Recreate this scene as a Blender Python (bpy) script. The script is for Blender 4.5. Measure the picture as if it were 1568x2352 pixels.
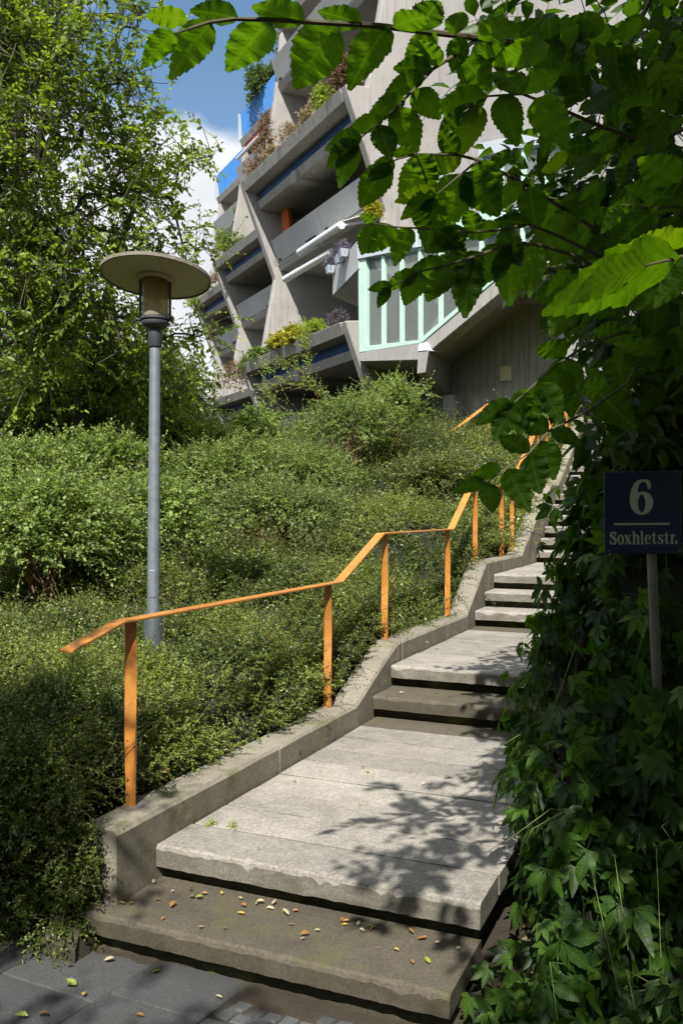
import bpy, bmesh, math, random
import numpy as np
from mathutils import Vector, Matrix
from mathutils.geometry import tessellate_polygon

scene = bpy.context.scene
for o in list(bpy.data.objects):
    bpy.data.objects.remove(o)
COL = scene.collection
R = math.radians
rng = np.random.default_rng(7)
random.seed(7)

# ------------------------------------------------------------------ camera
EYE = 1.90                      # eye height above the pavement
FPX = 2100.0                    # focal length in units of a 1568 px wide frame
cam_data = bpy.data.cameras.new("camera")
cam = bpy.data.objects.new("camera", cam_data)
COL.objects.link(cam)
cam.location = (0, 0, EYE)
cam.rotation_euler = (R(90), 0, 0)
cam_data.sensor_fit = 'HORIZONTAL'
cam_data.sensor_width = 24.0
cam_data.lens = 24.0 * FPX / 1568.0
cam_data.clip_start = 0.05
cam_data.clip_end = 3000
scene.camera = cam

# ------------------------------------------------------------------ sun, sky
SUN = Vector((0.12, 0.93, -1.0)).normalized()          # direction the light travels
SUN_EL = math.asin(-SUN.z)
SUN_AZ = math.atan2(-SUN.x, -SUN.y)                     # from +Y towards +X, where the sun stands
world = bpy.data.worlds.new("World")
scene.world = world
world.use_nodes = True
nt = world.node_tree
nt.nodes.clear()
wo = nt.nodes.new("ShaderNodeOutputWorld")
bg = nt.nodes.new("ShaderNodeBackground")
bg.inputs['Strength'].default_value = 0.085
sky = nt.nodes.new("ShaderNodeTexSky")
sky.sky_type = 'NISHITA'
sky.sun_disc = False
sky.sun_elevation = SUN_EL
sky.sun_rotation = SUN_AZ
sky.air_density = 1.0
sky.dust_density = 0.6
sky.ozone_density = 2.0
tc = nt.nodes.new("ShaderNodeTexCoord")
# cumulus clouds: noise over the direction, flattened towards the horizon
sep = nt.nodes.new("ShaderNodeSeparateXYZ")
nt.links.new(tc.outputs['Generated'], sep.inputs[0])
mp = nt.nodes.new("ShaderNodeMapping")
mp.inputs['Location'].default_value = (1.52, 7.28, 1.09)
mp.inputs['Scale'].default_value = (1.0, 1.0, 1.5)
nt.links.new(tc.outputs['Generated'], mp.inputs['Vector'])
cn = nt.nodes.new("ShaderNodeTexNoise")
cn.inputs['Scale'].default_value = 2.6
cn.inputs['Detail'].default_value = 9
cn.inputs['Roughness'].default_value = 0.55
cn.inputs['Distortion'].default_value = 0.25
nt.links.new(mp.outputs[0], cn.inputs['Vector'])
cr = nt.nodes.new("ShaderNodeValToRGB")
cr.color_ramp.elements[0].position = 0.42
cr.color_ramp.elements[0].color = (0, 0, 0, 1)
cr.color_ramp.elements[1].position = 0.53
cr.color_ramp.elements[1].color = (1, 1, 1, 1)
nt.links.new(cn.outputs['Fac'], cr.inputs['Fac'])
cs = nt.nodes.new("ShaderNodeValToRGB")              # thick cores are greyer
cs.color_ramp.elements[0].position = 0.52
cs.color_ramp.elements[0].color = (7.6, 7.7, 7.8, 1)
cs.color_ramp.elements[1].position = 0.72
cs.color_ramp.elements[1].color = (5.2, 5.5, 6.0, 1)
nt.links.new(cn.outputs['Fac'], cs.inputs['Fac'])
mixc = nt.nodes.new("ShaderNodeMix")
mixc.data_type = 'RGBA'
nt.links.new(cr.outputs['Color'], mixc.inputs['Factor'])
tint = nt.nodes.new("ShaderNodeMix")
tint.data_type = 'RGBA'
tint.blend_type = 'MULTIPLY'
tint.inputs['Factor'].default_value = 1.0
tint.inputs['B'].default_value = (1.12, 1.22, 1.20, 1)
nt.links.new(sky.outputs['Color'], tint.inputs['A'])
nt.links.new(tint.outputs['Result'], mixc.inputs['A'])
nt.links.new(cs.outputs['Color'], mixc.inputs['B'])
nt.links.new(mixc.outputs['Result'], bg.inputs['Color'])
nt.links.new(bg.outputs[0], wo.inputs['Surface'])

sun_data = bpy.data.lights.new("sun", 'SUN')
sun_data.energy = 5.0
sun_data.angle = R(0.42)
sun_data.color = (1.0, 0.95, 0.87)
sun = bpy.data.objects.new("sun", sun_data)
COL.objects.link(sun)
sun.rotation_euler = SUN.to_track_quat('-Z', 'Y').to_euler()
sun.location = (-5, -10, 25)

vs = scene.view_settings
vs.view_transform = 'Standard'
vs.look = 'None'
vs.gamma = 1.0
vs.exposure = 0.68
vs.use_curve_mapping = False
scene.render.engine = 'CYCLES'
cy = scene.cycles
cy.max_bounces = 7
cy.diffuse_bounces = 3
cy.glossy_bounces = 3
cy.transmission_bounces = 5
cy.transparent_max_bounces = 8
cy.use_denoising = True
cy.sample_clamp_indirect = 6.0
cy.caustics_reflective = False
cy.caustics_refractive = False

# ------------------------------------------------------------------ helpers
def W(px, py, d):
    """point seen at (px, py) of a 1568 x 2352 frame, d metres ahead"""
    return Vector(((px - 784) / FPX * d, d, EYE + (1176 - py) / FPX * d))

def link(ob, parent=None):
    COL.objects.link(ob)
    if parent is not None:
        ob.parent = parent
    return ob

def tag(o, label=None, cat=None, group=None, kind=None):
    if label: o['label'] = label
    if cat: o['category'] = cat
    if group: o['group'] = group
    if kind: o['kind'] = kind
    return o

def empty(name, loc=(0, 0, 0)):
    o = bpy.data.objects.new(name, None)
    o.empty_display_size = 0.2
    o.location = loc
    return link(o)

def mesh_obj(name, verts, faces, mat, parent=None, smooth=False):
    me = bpy.data.meshes.new(name)
    me.from_pydata([tuple(v) for v in verts], [], faces)
    me.update()
    if mat: me.materials.append(mat)
    if smooth:
        me.polygons.foreach_set('use_smooth', [True] * len(me.polygons))
    ob = bpy.data.objects.new(name, me)
    link(ob, parent)
    if parent is not None:                       # vertices are written in world space
        ob.matrix_parent_inverse = Matrix.Translation(-Vector(parent_loc(parent)))
    return ob

def parent_loc(p):
    return p.location if p.type == 'EMPTY' else Vector((0, 0, 0))

class MB:
    """collects shapes that become one mesh object"""
    def __init__(s):
        s.v, s.f = [], []
    def add(s, verts, faces):
        n = len(s.v)
        s.v += [tuple(x) for x in verts]
        s.f += [tuple(i + n for i in f) for f in faces]
        return s
    def hexa(s, p):      # 8 points: 0-3 one end (loop), 4-7 the other end
        return s.add(p, [(3, 2, 1, 0), (4, 5, 6, 7), (0, 1, 5, 4), (1, 2, 6, 5), (2, 3, 7, 6), (3, 0, 4, 7)])
    def box(s, c, x, y, z):      # centre and three half vectors
        c, x, y, z = map(Vector, (c, x, y, z))
        return s.hexa([c - x - y - z, c + x - y - z, c + x + y - z, c - x + y - z,
                       c - x - y + z, c + x - y + z, c + x + y + z, c - x + y + z])
    def prism(s, poly, off):     # planar loop of points, swept by the vector off
        poly = [Vector(p) for p in poly]
        off = Vector(off)
        n = len(poly)
        return s.add(poly + [p + off for p in poly],
                     [tuple(range(n - 1, -1, -1)), tuple(range(n, 2 * n))] +
                     [(i, (i + 1) % n, n + (i + 1) % n, n + i) for i in range(n)])
    def loft(s, rings, cap=True):    # rings of equal size, closed loops
        n, m = len(rings[0]), len(rings)
        fs = []
        for k in range(m - 1):
            for i in range(n):
                j = (i + 1) % n
                fs.append((k * n + i, k * n + j, (k + 1) * n + j, (k + 1) * n + i))
        if cap:
            fs.append(tuple(range(n - 1, -1, -1)))
            fs.append(tuple(range((m - 1) * n, m * n)))
        return s.add([p for r in rings for p in r], fs)
    def tube(s, pts, rad, seg=8, cap=True):
        pts = [Vector(p) for p in pts]
        if not hasattr(rad, '__len__'): rad = [rad] * len(pts)
        rings = []
        for k, p in enumerate(pts):
            a = pts[max(0, k - 1)]; b = pts[min(len(pts) - 1, k + 1)]
            t = (b - a).normalized()
            x = t.cross(Vector((0.31, 0.2, 0.93)))
            if x.length < 0.05: x = t.cross(Vector((1, 0, 0)))
            x.normalize(); y = t.cross(x)
            rings.append([p + (x * math.cos(2 * math.pi * i / seg) + y * math.sin(2 * math.pi * i / seg)) * rad[k] for i in range(seg)])
        return s.loft(rings, cap)
    def lathe(s, c, prof, seg=32, axis=None):   # prof: (radius, z) bottom to top
        c = Vector(c)
        rings = [[c + Vector((r * math.cos(2 * math.pi * i / seg), r * math.sin(2 * math.pi * i / seg), z)) for i in range(seg)] for r, z in prof]
        return s.loft(rings)
    def build(s, name, mat, parent=None, smooth=False, bevel=0, seg=2):
        ob = mesh_obj(name, s.v, s.f, mat, parent, smooth)
        bm = bmesh.new(); bm.from_mesh(ob.data)
        bmesh.ops.recalc_face_normals(bm, faces=bm.faces)
        bm.to_mesh(ob.data); bm.free()
        if bevel:
            m = ob.modifiers.new("edge", 'BEVEL')
            m.width = bevel; m.segments = seg; m.limit_method = 'ANGLE'; m.angle_limit = R(35)
        if smooth:
            m = ob.modifiers.new("sharp", 'EDGE_SPLIT'); m.split_angle = R(40)
        return ob

# ------------------------------------------------------------------ materials
class NT:
    def __init__(s, name):
        s.m = bpy.data.materials.new(name)
        s.m.use_nodes = True
        s.t = s.m.node_tree
        s.t.nodes.clear()
        s.out = s.t.nodes.new("ShaderNodeOutputMaterial")
    def n(s, typ, **kw):
        nd = s.t.nodes.new("ShaderNode" + typ)
        for k, v in kw.items():
            if k in nd.inputs: nd.inputs[k].default_value = v
            else: setattr(nd, k, v)
        return nd
    def l(s, a, b): s.t.links.new(a, b)
    def pos(s, scale=(1, 1, 1), use='pos'):
        g = s.n("NewGeometry") if use == 'pos' else s.n("TexCoord")
        m = s.n("Mapping"); m.inputs['Scale'].default_value = scale
        s.l(g.outputs['Position' if use == 'pos' else use], m.inputs['Vector'])
        return m.outputs[0]
    def noise(s, vec, scale, detail=4, rough=0.55, dist=0.0):
        nd = s.n("TexNoise"); nd.inputs['Scale'].default_value = scale
        nd.inputs['Detail'].default_value = detail; nd.inputs['Roughness'].default_value = rough
        nd.inputs['Distortion'].default_value = dist
        s.l(vec, nd.inputs['Vector'])
        return nd.outputs['Fac']
    def ramp(s, fac, stops):
        r = s.n("ValToRGB")
        e = r.color_ramp.elements
        while len(e) < len(stops): e.new(0.5)
        for k, (p, c) in enumerate(stops):
            e[k].position = p
            e[k].color = (c, c, c, 1) if not hasattr(c, '__len__') else (*c, 1)
        s.l(fac, r.inputs['Fac'])
        return r.outputs['Color']
    def mix(s, fac, a, b, mode='MIX'):
        m = s.n("Mix", data_type='RGBA', blend_type=mode)
        for sock, v in ((m.inputs['Factor'], fac), (m.inputs['A'], a), (m.inputs['B'], b)):
            if isinstance(v, (int, float)): sock.default_value = v if sock.name == 'Factor' else (v, v, v, 1)
            elif hasattr(v, '__len__'): sock.default_value = (*v, 1)
            else: s.l(v, sock)
        return m.outputs['Result']
    def bump(s, h, strength=0.3, dist=0.01):
        b = s.n("Bump"); b.inputs['Strength'].default_value = strength; b.inputs['Distance'].default_value = dist
        s.l(h, b.inputs['Height'])
        return b.outputs['Normal']
    def principled(s, color, rough=0.6, normal=None, **kw):
        p = s.n("BsdfPrincipled")
        if hasattr(color, '__len__'): p.inputs['Base Color'].default_value = (*color, 1)
        else: s.l(color, p.inputs['Base Color'])
        if isinstance(rough, (int, float)): p.inputs['Roughness'].default_value = rough
        else: s.l(rough, p.inputs['Roughness'])
        if normal is not None: s.l(normal, p.inputs['Normal'])
        for k, v in kw.items(): p.inputs[k.replace('_', ' ')].default_value = v
        return p
    def done(s, shader):
        s.l(shader.outputs[0] if hasattr(shader, 'outputs') else shader, s.out.inputs['Surface'])
        return s.m

def mat_concrete(name, col, speck=0.35, streak=0.5, moss=0.0, dark=0.5, bumpd=0.006, boards=False, per=0.12, fronts=0.0):
    t = NT(name)
    P = t.pos()
    big = t.noise(P, 0.9, 6, 0.6, 0.3)
    fine = t.noise(P, 75, 5, 0.75)
    mid = t.noise(P, 11, 6, 0.65)
    c = t.mix(t.ramp(big, [(0.3, 0.0), (0.7, 1.0)]), [x * 0.82 for x in col], [x * 1.08 for x in col])
    c = t.mix(t.ramp(mid, [(0.35, 0.28), (0.62, 0.0)]), c, [x * dark for x in col])
    stain = t.ramp(t.noise(P, 2.6, 8, 0.68, 0.8), [(0.42, 0.0), (0.50, 0.22), (0.62, 0.62), (0.75, 0.85)])
    c = t.mix(t.mix(1.0, stain, 1.05 * (1 - dark), 'MULTIPLY'), c, [x * dark * 0.8 for x in col])
    c = t.mix(speck, c, t.ramp(fine, [(0.36, 0.45), (0.52, 1.0), (0.68, 1.35)]), 'MULTIPLY')
    if streak:
        Ps = t.pos((7, 7, 0.35))
        st = t.ramp(t.noise(Ps, 1.6, 5, 0.6), [(0.50, 0.0), (0.66, 1.0)])
        st = t.mix(1.0, st, t.ramp(t.noise(P, 0.7, 4, 0.6), [(0.42, 0.05), (0.62, 1.0)]), 'MULTIPLY')
        c = t.mix(t.mix(1.0, st, streak, 'MULTIPLY'), c, [x * 0.40 for x in col])
    if moss:
        mm = t.ramp(t.noise(P, 3.3, 6, 0.7, 0.4), [(0.53, 0.0), (0.66, 1.0)])
        c = t.mix(t.mix(moss, 0.0, mm), c, (0.10, 0.105, 0.03))
    if fronts:                                     # grime and algae that settle on the upright faces
        g_ = t.n("NewGeometry"); sz_ = t.n("SeparateXYZ"); t.l(g_.outputs['True Normal'], sz_.inputs[0])
        ab_ = t.n("Math", operation='ABSOLUTE'); t.l(sz_.outputs['Z'], ab_.inputs[0])
        upr = t.ramp(ab_.outputs[0], [(0.25, 1.0), (0.6, 0.0)])
        gr = t.ramp(t.noise(t.pos((3, 3, 9)), 2.2, 7, 0.7, 0.6), [(0.30, 0.45), (0.62, 1.0)])
        c = t.mix(t.mix(1.0, t.mix(1.0, upr, gr, 'MULTIPLY'), fronts, 'MULTIPLY'), c, [col[0] * .20, col[1] * .20, col[2] * .15])
    oi = t.n("ObjectInfo")
    rv = t.n("MapRange"); rv.inputs['To Min'].default_value = 1 - per; rv.inputs['To Max'].default_value = 1 + per
    t.l(oi.outputs['Random'], rv.inputs['Value'])
    c = t.mix(1.0, c, rv.outputs[0], 'MULTIPLY')
    h = t.mix(0.5, fine, mid)
    if boards:
        wv = t.n("TexWave", wave_type='BANDS', bands_direction='X'); wv.inputs['Scale'].default_value = 2.2
        wv.inputs['Distortion'].default_value = 0.4
        t.l(t.pos((1, 1.0, 0.02)), wv.inputs['Vector'])
        bd = t.ramp(wv.outputs['Fac'], [(0.0, 0.0), (0.12, 1.0)])
        c = t.mix(t.ramp(wv.outputs['Fac'], [(0.0, 0.55), (0.10, 0.0)]), c, [x * 0.45 for x in col])
        h = t.mix(0.35, bd, h)
    return t.done(t.principled(c, 0.86, t.bump(h, 0.45, bumpd)))

def mat_plain(name, col, rough=0.5, var=0.12, scale=9, metallic=0.0, scratch=None, bumpd=0.0015):
    t = NT(name)
    P = t.pos()
    nz = t.noise(P, scale, 5, 0.6)
    c = t.mix(t.ramp(nz, [(0.3, 0.0), (0.7, 1.0)]), [x * (1 - var) for x in col], [min(1, x * (1 + var)) for x in col])
    if scratch:
        sc = t.ramp(t.noise(P, scale * 2.7, 7, 0.72, 0.5), [(0.62, 0.0), (0.66, 1.0)])
        c = t.mix(t.mix(0.8, 0.0, sc), c, scratch)
    return t.done(t.principled(c, rough, t.bump(nz, 0.25, bumpd), Metallic=metallic))

def mat_leaf(name, lo, hi, trans=0.45, tcol=None, rough=0.42, veins=False, spec=0.4, attr='tone'):
    t = NT(name)
    a = t.n("Attribute", attribute_name=attr, attribute_type='GEOMETRY')
    c = t.ramp(a.outputs['Fac'], [(0.0, lo), (0.55, [(x + y) / 2 for x, y in zip(lo, hi)]), (1.0, hi)])
    if veins:
        uv = t.n("UVMap")
        sp = t.n("SeparateXYZ"); t.l(uv.outputs[0], sp.inputs[0])
        ab = t.n("Math", operation='ABSOLUTE'); t.l(sp.outputs['Y'], ab.inputs[0])
        k = t.n("Math", operation='MULTIPLY_ADD'); t.l(ab.outputs[0], k.inputs[0]); k.inputs[1].default_value = -0.62
        t.l(sp.outputs['X'], k.inputs[2])
        w = t.n("Math", operation='MULTIPLY'); t.l(k.outputs[0], w.inputs[0]); w.inputs[1].default_value = 11.0
        fr = t.n("Math", operation='PINGPONG'); t.l(w.outputs[0], fr.inputs[0]); fr.inputs[1].default_value = 0.5
        side = t.ramp(fr.outputs[0], [(0.0, 0.9), (0.10, 0.0)])
        mid = t.ramp(ab.outputs[0], [(0.0, 1.0), (0.035, 0.0)])
        vn = t.mix(1.0, side, mid, 'ADD')
        oi = t.n("ObjectInfo")
        c = t.ramp(oi.outputs['Random'], [(0.0, [x * .8 for x in lo]), (0.5, [(x + y) / 2 for x, y in zip(lo, hi)]), (0.9, hi), (1.0, [hi[0] * 1.6, hi[1] * 1.2, hi[2]])])
        nz = t.noise(t.pos(use='Object'), 22, 4, 0.6)
        c = t.mix(t.ramp(nz, [(0.4, 0.25), (0.65, 0.0)]), c, [x * 0.6 for x in lo])
        c = t.mix(t.mix(0.22, 0.0, vn), c, [min(1, x * 1.5 + 0.02) for x in hi])
        nrm = t.bump(fr.outputs[0], 0.30, 0.0025)
    else:
        nrm = None
    p = t.principled(c, rough, nrm)
    p.inputs['Specular IOR Level'].default_value = spec
    tr = t.n("BsdfTranslucent")
    tc_ = t.mix(1.0, c, tcol or (2.1, 2.0, 0.7), 'MULTIPLY')
    t.l(tc_, tr.inputs['Color'])
    if nrm is not None: t.l(nrm, tr.inputs['Normal'])
    mx = t.n("MixShader"); mx.inputs[0].default_value = trans
    t.l(p.outputs[0], mx.inputs[1]); t.l(tr.outputs[0], mx.inputs[2])
    return t.done(mx)

M = {}
M['slab'] = mat_concrete("weathered slab concrete", (0.365, 0.34, 0.305), speck=0.75, streak=0.0, moss=0.14, dark=0.45, bumpd=0.012, per=0.15, fronts=0.75)
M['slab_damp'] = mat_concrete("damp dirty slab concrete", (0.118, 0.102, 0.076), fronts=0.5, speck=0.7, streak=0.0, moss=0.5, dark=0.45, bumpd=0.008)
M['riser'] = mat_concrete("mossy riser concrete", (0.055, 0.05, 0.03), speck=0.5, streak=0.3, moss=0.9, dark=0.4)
M['kerb'] = mat_concrete("kerb concrete", (0.29, 0.265, 0.215), fronts=0.45, speck=0.6, streak=0.15, moss=0.75, dark=0.5, bumpd=0.01)
M['wall'] = mat_concrete("facade concrete", (0.375, 0.36, 0.345), speck=0.14, streak=0.55, dark=0.8, bumpd=0.004, per=0.04)
M['stained'] = mat_concrete("streaked planter concrete", (0.40, 0.385, 0.36), speck=0.2, streak=1.0, moss=0.15, dark=0.6, per=0.05)
M['panel'] = mat_concrete("smooth grey parapet concrete", (0.47, 0.48, 0.49), speck=0.08, streak=0.12, dark=0.88, bumpd=0.002, per=0.05)
M['boards'] = mat_concrete("board marked concrete", (0.50, 0.48, 0.45), speck=0.15, streak=0.9, dark=0.6, boards=True, per=0.03)
M['paving'] = mat_concrete("paving slab concrete", (0.066, 0.066, 0.068), speck=0.6, streak=0, moss=0.0, dark=0.65, bumpd=0.006)
M['cobble'] = mat_concrete("cobble granite", (0.075, 0.08, 0.083), speck=0.4, streak=0, moss=0.2, dark=0.6, bumpd=0.01, per=0.35)
M['soil'] = mat_concrete("dark soil", (0.045, 0.035, 0.024), speck=0.5, streak=0, moss=0.3, dark=0.5, bumpd=0.03)
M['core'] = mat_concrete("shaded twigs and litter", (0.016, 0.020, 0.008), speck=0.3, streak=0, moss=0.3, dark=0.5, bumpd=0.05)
t = NT("worn orange paint")
P = t.pos()
c = t.mix(t.ramp(t.noise(P, 3.5, 5, 0.6), [(0.35, 0.0), (0.65, 1.0)]), (0.43, 0.170, 0.032), (0.56, 0.245, 0.050))
c = t.mix(t.ramp(t.noise(P, 9, 7, 0.7, 0.6), [(0.50, 0.0), (0.64, 0.6)]), c, (0.24, 0.105, 0.034))
c = t.mix(t.ramp(t.noise(P, 26, 6, 0.72, 0.4), [(0.63, 0.0), (0.66, 0.9)]), c, (0.26, 0.25, 0.25))
M['orange'] = t.done(t.principled(c, 0.5, t.bump(t.noise(P, 60, 4), 0.2, 0.001)))
M['galv'] = mat_plain("galvanised steel", (0.215, 0.25, 0.285), 0.45, 0.18, 16, metallic=0.35, scratch=(0.36, 0.40, 0.43))
M['darkmetal'] = mat_plain("dark lamp metal", (0.055, 0.06, 0.065), 0.5, 0.15)
M['sleeve'] = mat_plain("dark pole sleeve paint", (0.06, 0.075, 0.08), 0.55, 0.2)
M['hat'] = mat_concrete("lamp hat grey green enamel", (0.50, 0.49, 0.38), speck=0.05, streak=0.0, moss=0.25, dark=0.8, bumpd=0.001)
M['hatrim'] = mat_concrete("lamp hat weathered rim", (0.24, 0.215, 0.18), speck=0.5, streak=0.0, moss=0.5, dark=0.4)
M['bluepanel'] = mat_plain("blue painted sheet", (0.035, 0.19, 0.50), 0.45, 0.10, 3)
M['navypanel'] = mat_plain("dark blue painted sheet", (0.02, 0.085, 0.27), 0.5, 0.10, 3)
M['mint'] = mat_plain("mint painted steel", (0.46, 0.625, 0.565), 0.4, 0.05, 4)
M['zinc'] = mat_plain("grey zinc sheet", (0.50, 0.54, 0.60), 0.4, 0.05, 3, metallic=0.2)
M['awn'] = mat_plain("white awning metal", (0.72, 0.74, 0.76), 0.35, 0.04)
M['fabric'] = mat_plain("grey awning fabric", (0.55, 0.54, 0.52), 0.85, 0.06)
M['curtain'] = mat_plain("orange curtain cloth", (0.60, 0.15, 0.045), 0.9, 0.15)
M['darkglass'] = mat_plain("dark window glass", (0.025, 0.028, 0.032), 0.12, 0.1)
M['black'] = mat_plain("dark slot", (0.02, 0.02, 0.02), 0.8, 0.1)
M['cream'] = mat_plain("cream painted plate", (0.80, 0.72, 0.50), 0.5, 0.05)
M['signblue'] = mat_plain("dark blue enamel", (0.002, 0.008, 0.042), 0.28, 0.05)
M['letter'] = mat_plain("pale green luminous letters", (0.36, 0.40, 0.28), 0.5, 0.04)
M['steelpost'] = mat_plain("dull steel post", (0.165, 0.16, 0.135), 0.5, 0.25, 12, metallic=0.2, scratch=(0.14, 0.11, 0.08))
M['bark'] = mat_concrete("tree bark", (0.060, 0.048, 0.036), speck=0.3, streak=0.5, moss=0.3, dark=0.5, bumpd=0.02)
M['twig'] = mat_plain("green brown twig", (0.085, 0.075, 0.035), 0.7, 0.3)
M['greentwig'] = mat_plain("green shoot", (0.16, 0.20, 0.05), 0.6, 0.3)
M['redtwig'] = mat_plain("reddish cane", (0.17, 0.085, 0.055), 0.7, 0.3)
# ------------------------------------------------------------------ stair frame
SA, SB = R(22.6), R(24.6)                       # stair direction and direction of the step edges
U = np.array([math.sin(SA), math.cos(SA)])
V = np.array([math.cos(SB), -math.sin(SB)])
O0 = np.array([-0.868, 4.28])
def S(s, t, z):
    """s metres up the stair, t metres to the right of the kerb, z relative to the eye"""
    p = O0 + U * s + V * t
    return Vector((p[0], p[1], EYE + z))
UV2 = np.linalg.inv(np.column_stack([U, V]))
def st(x, y):
    q = np.stack([np.asarray(x) - O0[0], np.asarray(y) - O0[1]])
    r = np.tensordot(UV2, q, axes=(1, 0))
    return r[0], r[1]

def vnoise(x, y, seed=0):
    """smooth value noise in 0..1"""
    xi, yi = np.floor(x).astype(int), np.floor(y).astype(int)
    fx, fy = x - xi, y - yi
    fx, fy = fx * fx * (3 - 2 * fx), fy * fy * (3 - 2 * fy)
    def h(a, b):
        n = (a * 374761393 + b * 668265263 + seed * 974711) & 0x7fffffff
        n = ((n ^ (n >> 13)) * 1274126177) & 0x7fffffff
        return ((n ^ (n >> 16)) & 0xffff) / 65535.0
    return (h(xi, yi) * (1 - fx) + h(xi + 1, yi) * fx) * (1 - fy) + (h(xi, yi + 1) * (1 - fx) + h(xi + 1, yi + 1) * fx) * fy
def fbm(x, y, seed=0, oct=3):
    a, r, tot = 1.0, 0, 0
    for k in range(oct):
        r = r + a * vnoise(x * 2 ** k, y * 2 ** k, seed + k); tot += a; a *= 0.5
    return r / tot - 0.5

GS = [-60, -0.9, -0.25, 0.1, 2.7, 3.4, 5.8, 6.9, 9.3, 11.2, 11.8, 15.6, 17, 60, 200]
GZ = [-1.93, -1.93, -1.90, -1.84, -1.84, -1.45, -1.45, -0.95, -0.95, 0.02, 0.08, 2.05, 2.1, 2.2, 2.2]
def ground_z(x, y):
    s, t = st(x, y)
    z = np.interp(s, GS, GZ)
    left = np.clip((-t - 0.35) / 2.2, 0, 1) * (s > 3)
    z = z * (1 - left) + np.minimum(z, np.interp(s, [-60, 3, 10.8, 13, 16, 20, 60], [-1.9, -1.6, 0.0, 0.45, 0.8, 0.9, 1.3])) * left
    on = (s > 0.2)
    bank = np.clip((t - 1.75) * 0.55, 0, 1.1) * np.clip((s + 1.0) / 1.2, 0, 1)
    return z + bank + on * 0.0

# the ground: one sheet, fine near the stair, reaching the horizon
def graded(lo, hi, fine_lo, fine_hi, step):
    a = list(np.arange(fine_lo, fine_hi + 1e-6, step))
    d, v = step, fine_lo
    left = []
    while v > lo:
        d *= 1.35; v -= d; left.append(v)
    d, v = step, fine_hi
    right = []
    while v < hi:
        d *= 1.35; v += d; right.append(v)
    return np.array(left[::-1] + a + right)
gx, gy = graded(-900, 900, -6, 9, 0.3), graded(-600, 1500, 2, 24, 0.3)
GX, GY = np.meshgrid(gx, gy)
GZv = ground_z(GX.ravel(), GY.ravel()) + EYE + 0.0
nx, ny = len(gx), len(gy)
gv = np.column_stack([GX.ravel(), GY.ravel(), GZv])
gf = [(j * nx + i, j * nx + i + 1, (j + 1) * nx + i + 1, (j + 1) * nx + i) for j in range(ny - 1) for i in range(nx - 1)]
ground = mesh_obj("ground", gv, gf, M['soil'], smooth=True)
tag(ground, "dark bare soil under the planting", kind="structure")

# ------------------------------------------------------------------ stairs
stairs = empty("stairs", S(0, 0.78, -1.84))
tag(stairs, "long flight of worn concrete steps and plank landings climbing the hill", kind="structure")
WID = 1.56
def slab(s0, s1, t0, t1, zt, th, name, mat, nose=0.018, segs=14, jit=0.004, skew=0.0):
    """a precast slab with a rounded nose and slightly uneven edges"""
    rings = []
    for k in range(segs + 1):
        t = t0 + (t1 - t0) * k / segs
        j = [random.uniform(-jit, jit) for _ in range(6)]
        o = skew * (k / segs)
        nz_ = nose * random.uniform(.8, 1.25) if nose > .01 else nose
        if nose > .01 and random.random() < .10: nz_ = nose * random.uniform(1.5, 2.3)
        rings.append([S(s0 + o + j[0], t, zt - th + j[1]), S(s0 + o + j[2] * 0.6, t, zt - nz_), S(s0 + o + nz_ * 0.35 + j[2] * .3, t, zt - nz_ * .35), S(s0 + o + nz_, t, zt),
                      S(s1 + o + j[4] * 0.5, t, zt), S(s1 + o, t, zt - th)])
    b = MB(); b.loft(rings)
    return b.build(name, mat, stairs)

def riser(s0, t0, t1, z0, z1, mat=None, depth=0.2, rag=0.003):
    rings = []
    n = 24
    for k in range(n + 1):
        t = t0 + (t1 - t0) * k / n
        o = random.uniform(-0.012, 0.012)
        zt = z1 - random.uniform(0, rag)
        rings.append([S(s0 + o, t, z0), S(s0 + o + 0.012, t, zt), S(s0 + depth, t, zt), S(s0 + depth, t, z0)])
    MB().loft(rings).build("riser", mat or M['riser'], stairs)

RS = 0.168
L1, L2, L3, L4 = -1.56, -1.56 + 2 * RS, -1.56 + 5 * RS, -1.56 + 11 * RS
# lowest step
slab(-0.405, 0.06, -0.10, WID - 0.01, L1 - RS, 0.085, "tread", M['slab_damp'], 0.020, 44, 0.0022)
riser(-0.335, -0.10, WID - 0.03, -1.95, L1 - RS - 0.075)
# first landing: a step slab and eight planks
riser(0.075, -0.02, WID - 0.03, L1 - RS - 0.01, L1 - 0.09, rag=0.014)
slab(0.0, 0.315, 0.0, WID + 0.0, L1, 0.10, "tread", M['slab'], 0.021, 44, 0.0022)
seams = [0.32, 0.64, 0.955, 1.275, 1.60, 1.925, 2.26, 2.60, 2.95]
for k in range(len(seams) - 1):
    m = M['slab'] if k < 6 else M['slab_damp'] if k == 7 else M['slab']
    slab(seams[k] + 0.0075, seams[k + 1] - 0.006, 0.012, WID + random.uniform(-0.012, 0.012), L1 + random.uniform(-0.004, 0.003), 0.09, "plank", m, 0.003, 12, 0.003)
def joint_bed(a, b, z):
    MB().prism([S(a, 0.01, z - 0.014), S(b, 0.01, z - 0.014), S(b, WID - .02, z - 0.014), S(a, WID - .02, z - 0.014)], Vector((0, 0, -0.06))).build("joint_bed", M['soil'], stairs)
joint_bed(0.05, 2.9, L1)
def flight(sl, z0, n_first, damp=()):
    for k, s0 in enumerate(sl):
        z = z0 + RS * (k + 1)
        s1 = sl[k + 1] + 0.05 if k + 1 < len(sl) else s0 + 0.34
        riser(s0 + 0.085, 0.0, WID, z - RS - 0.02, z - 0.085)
        slab(s0, s1, 0.01, WID, z, 0.095, "tread", M['slab_damp'] if k in damp else M['slab'], 0.018, 26, 0.002)
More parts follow.
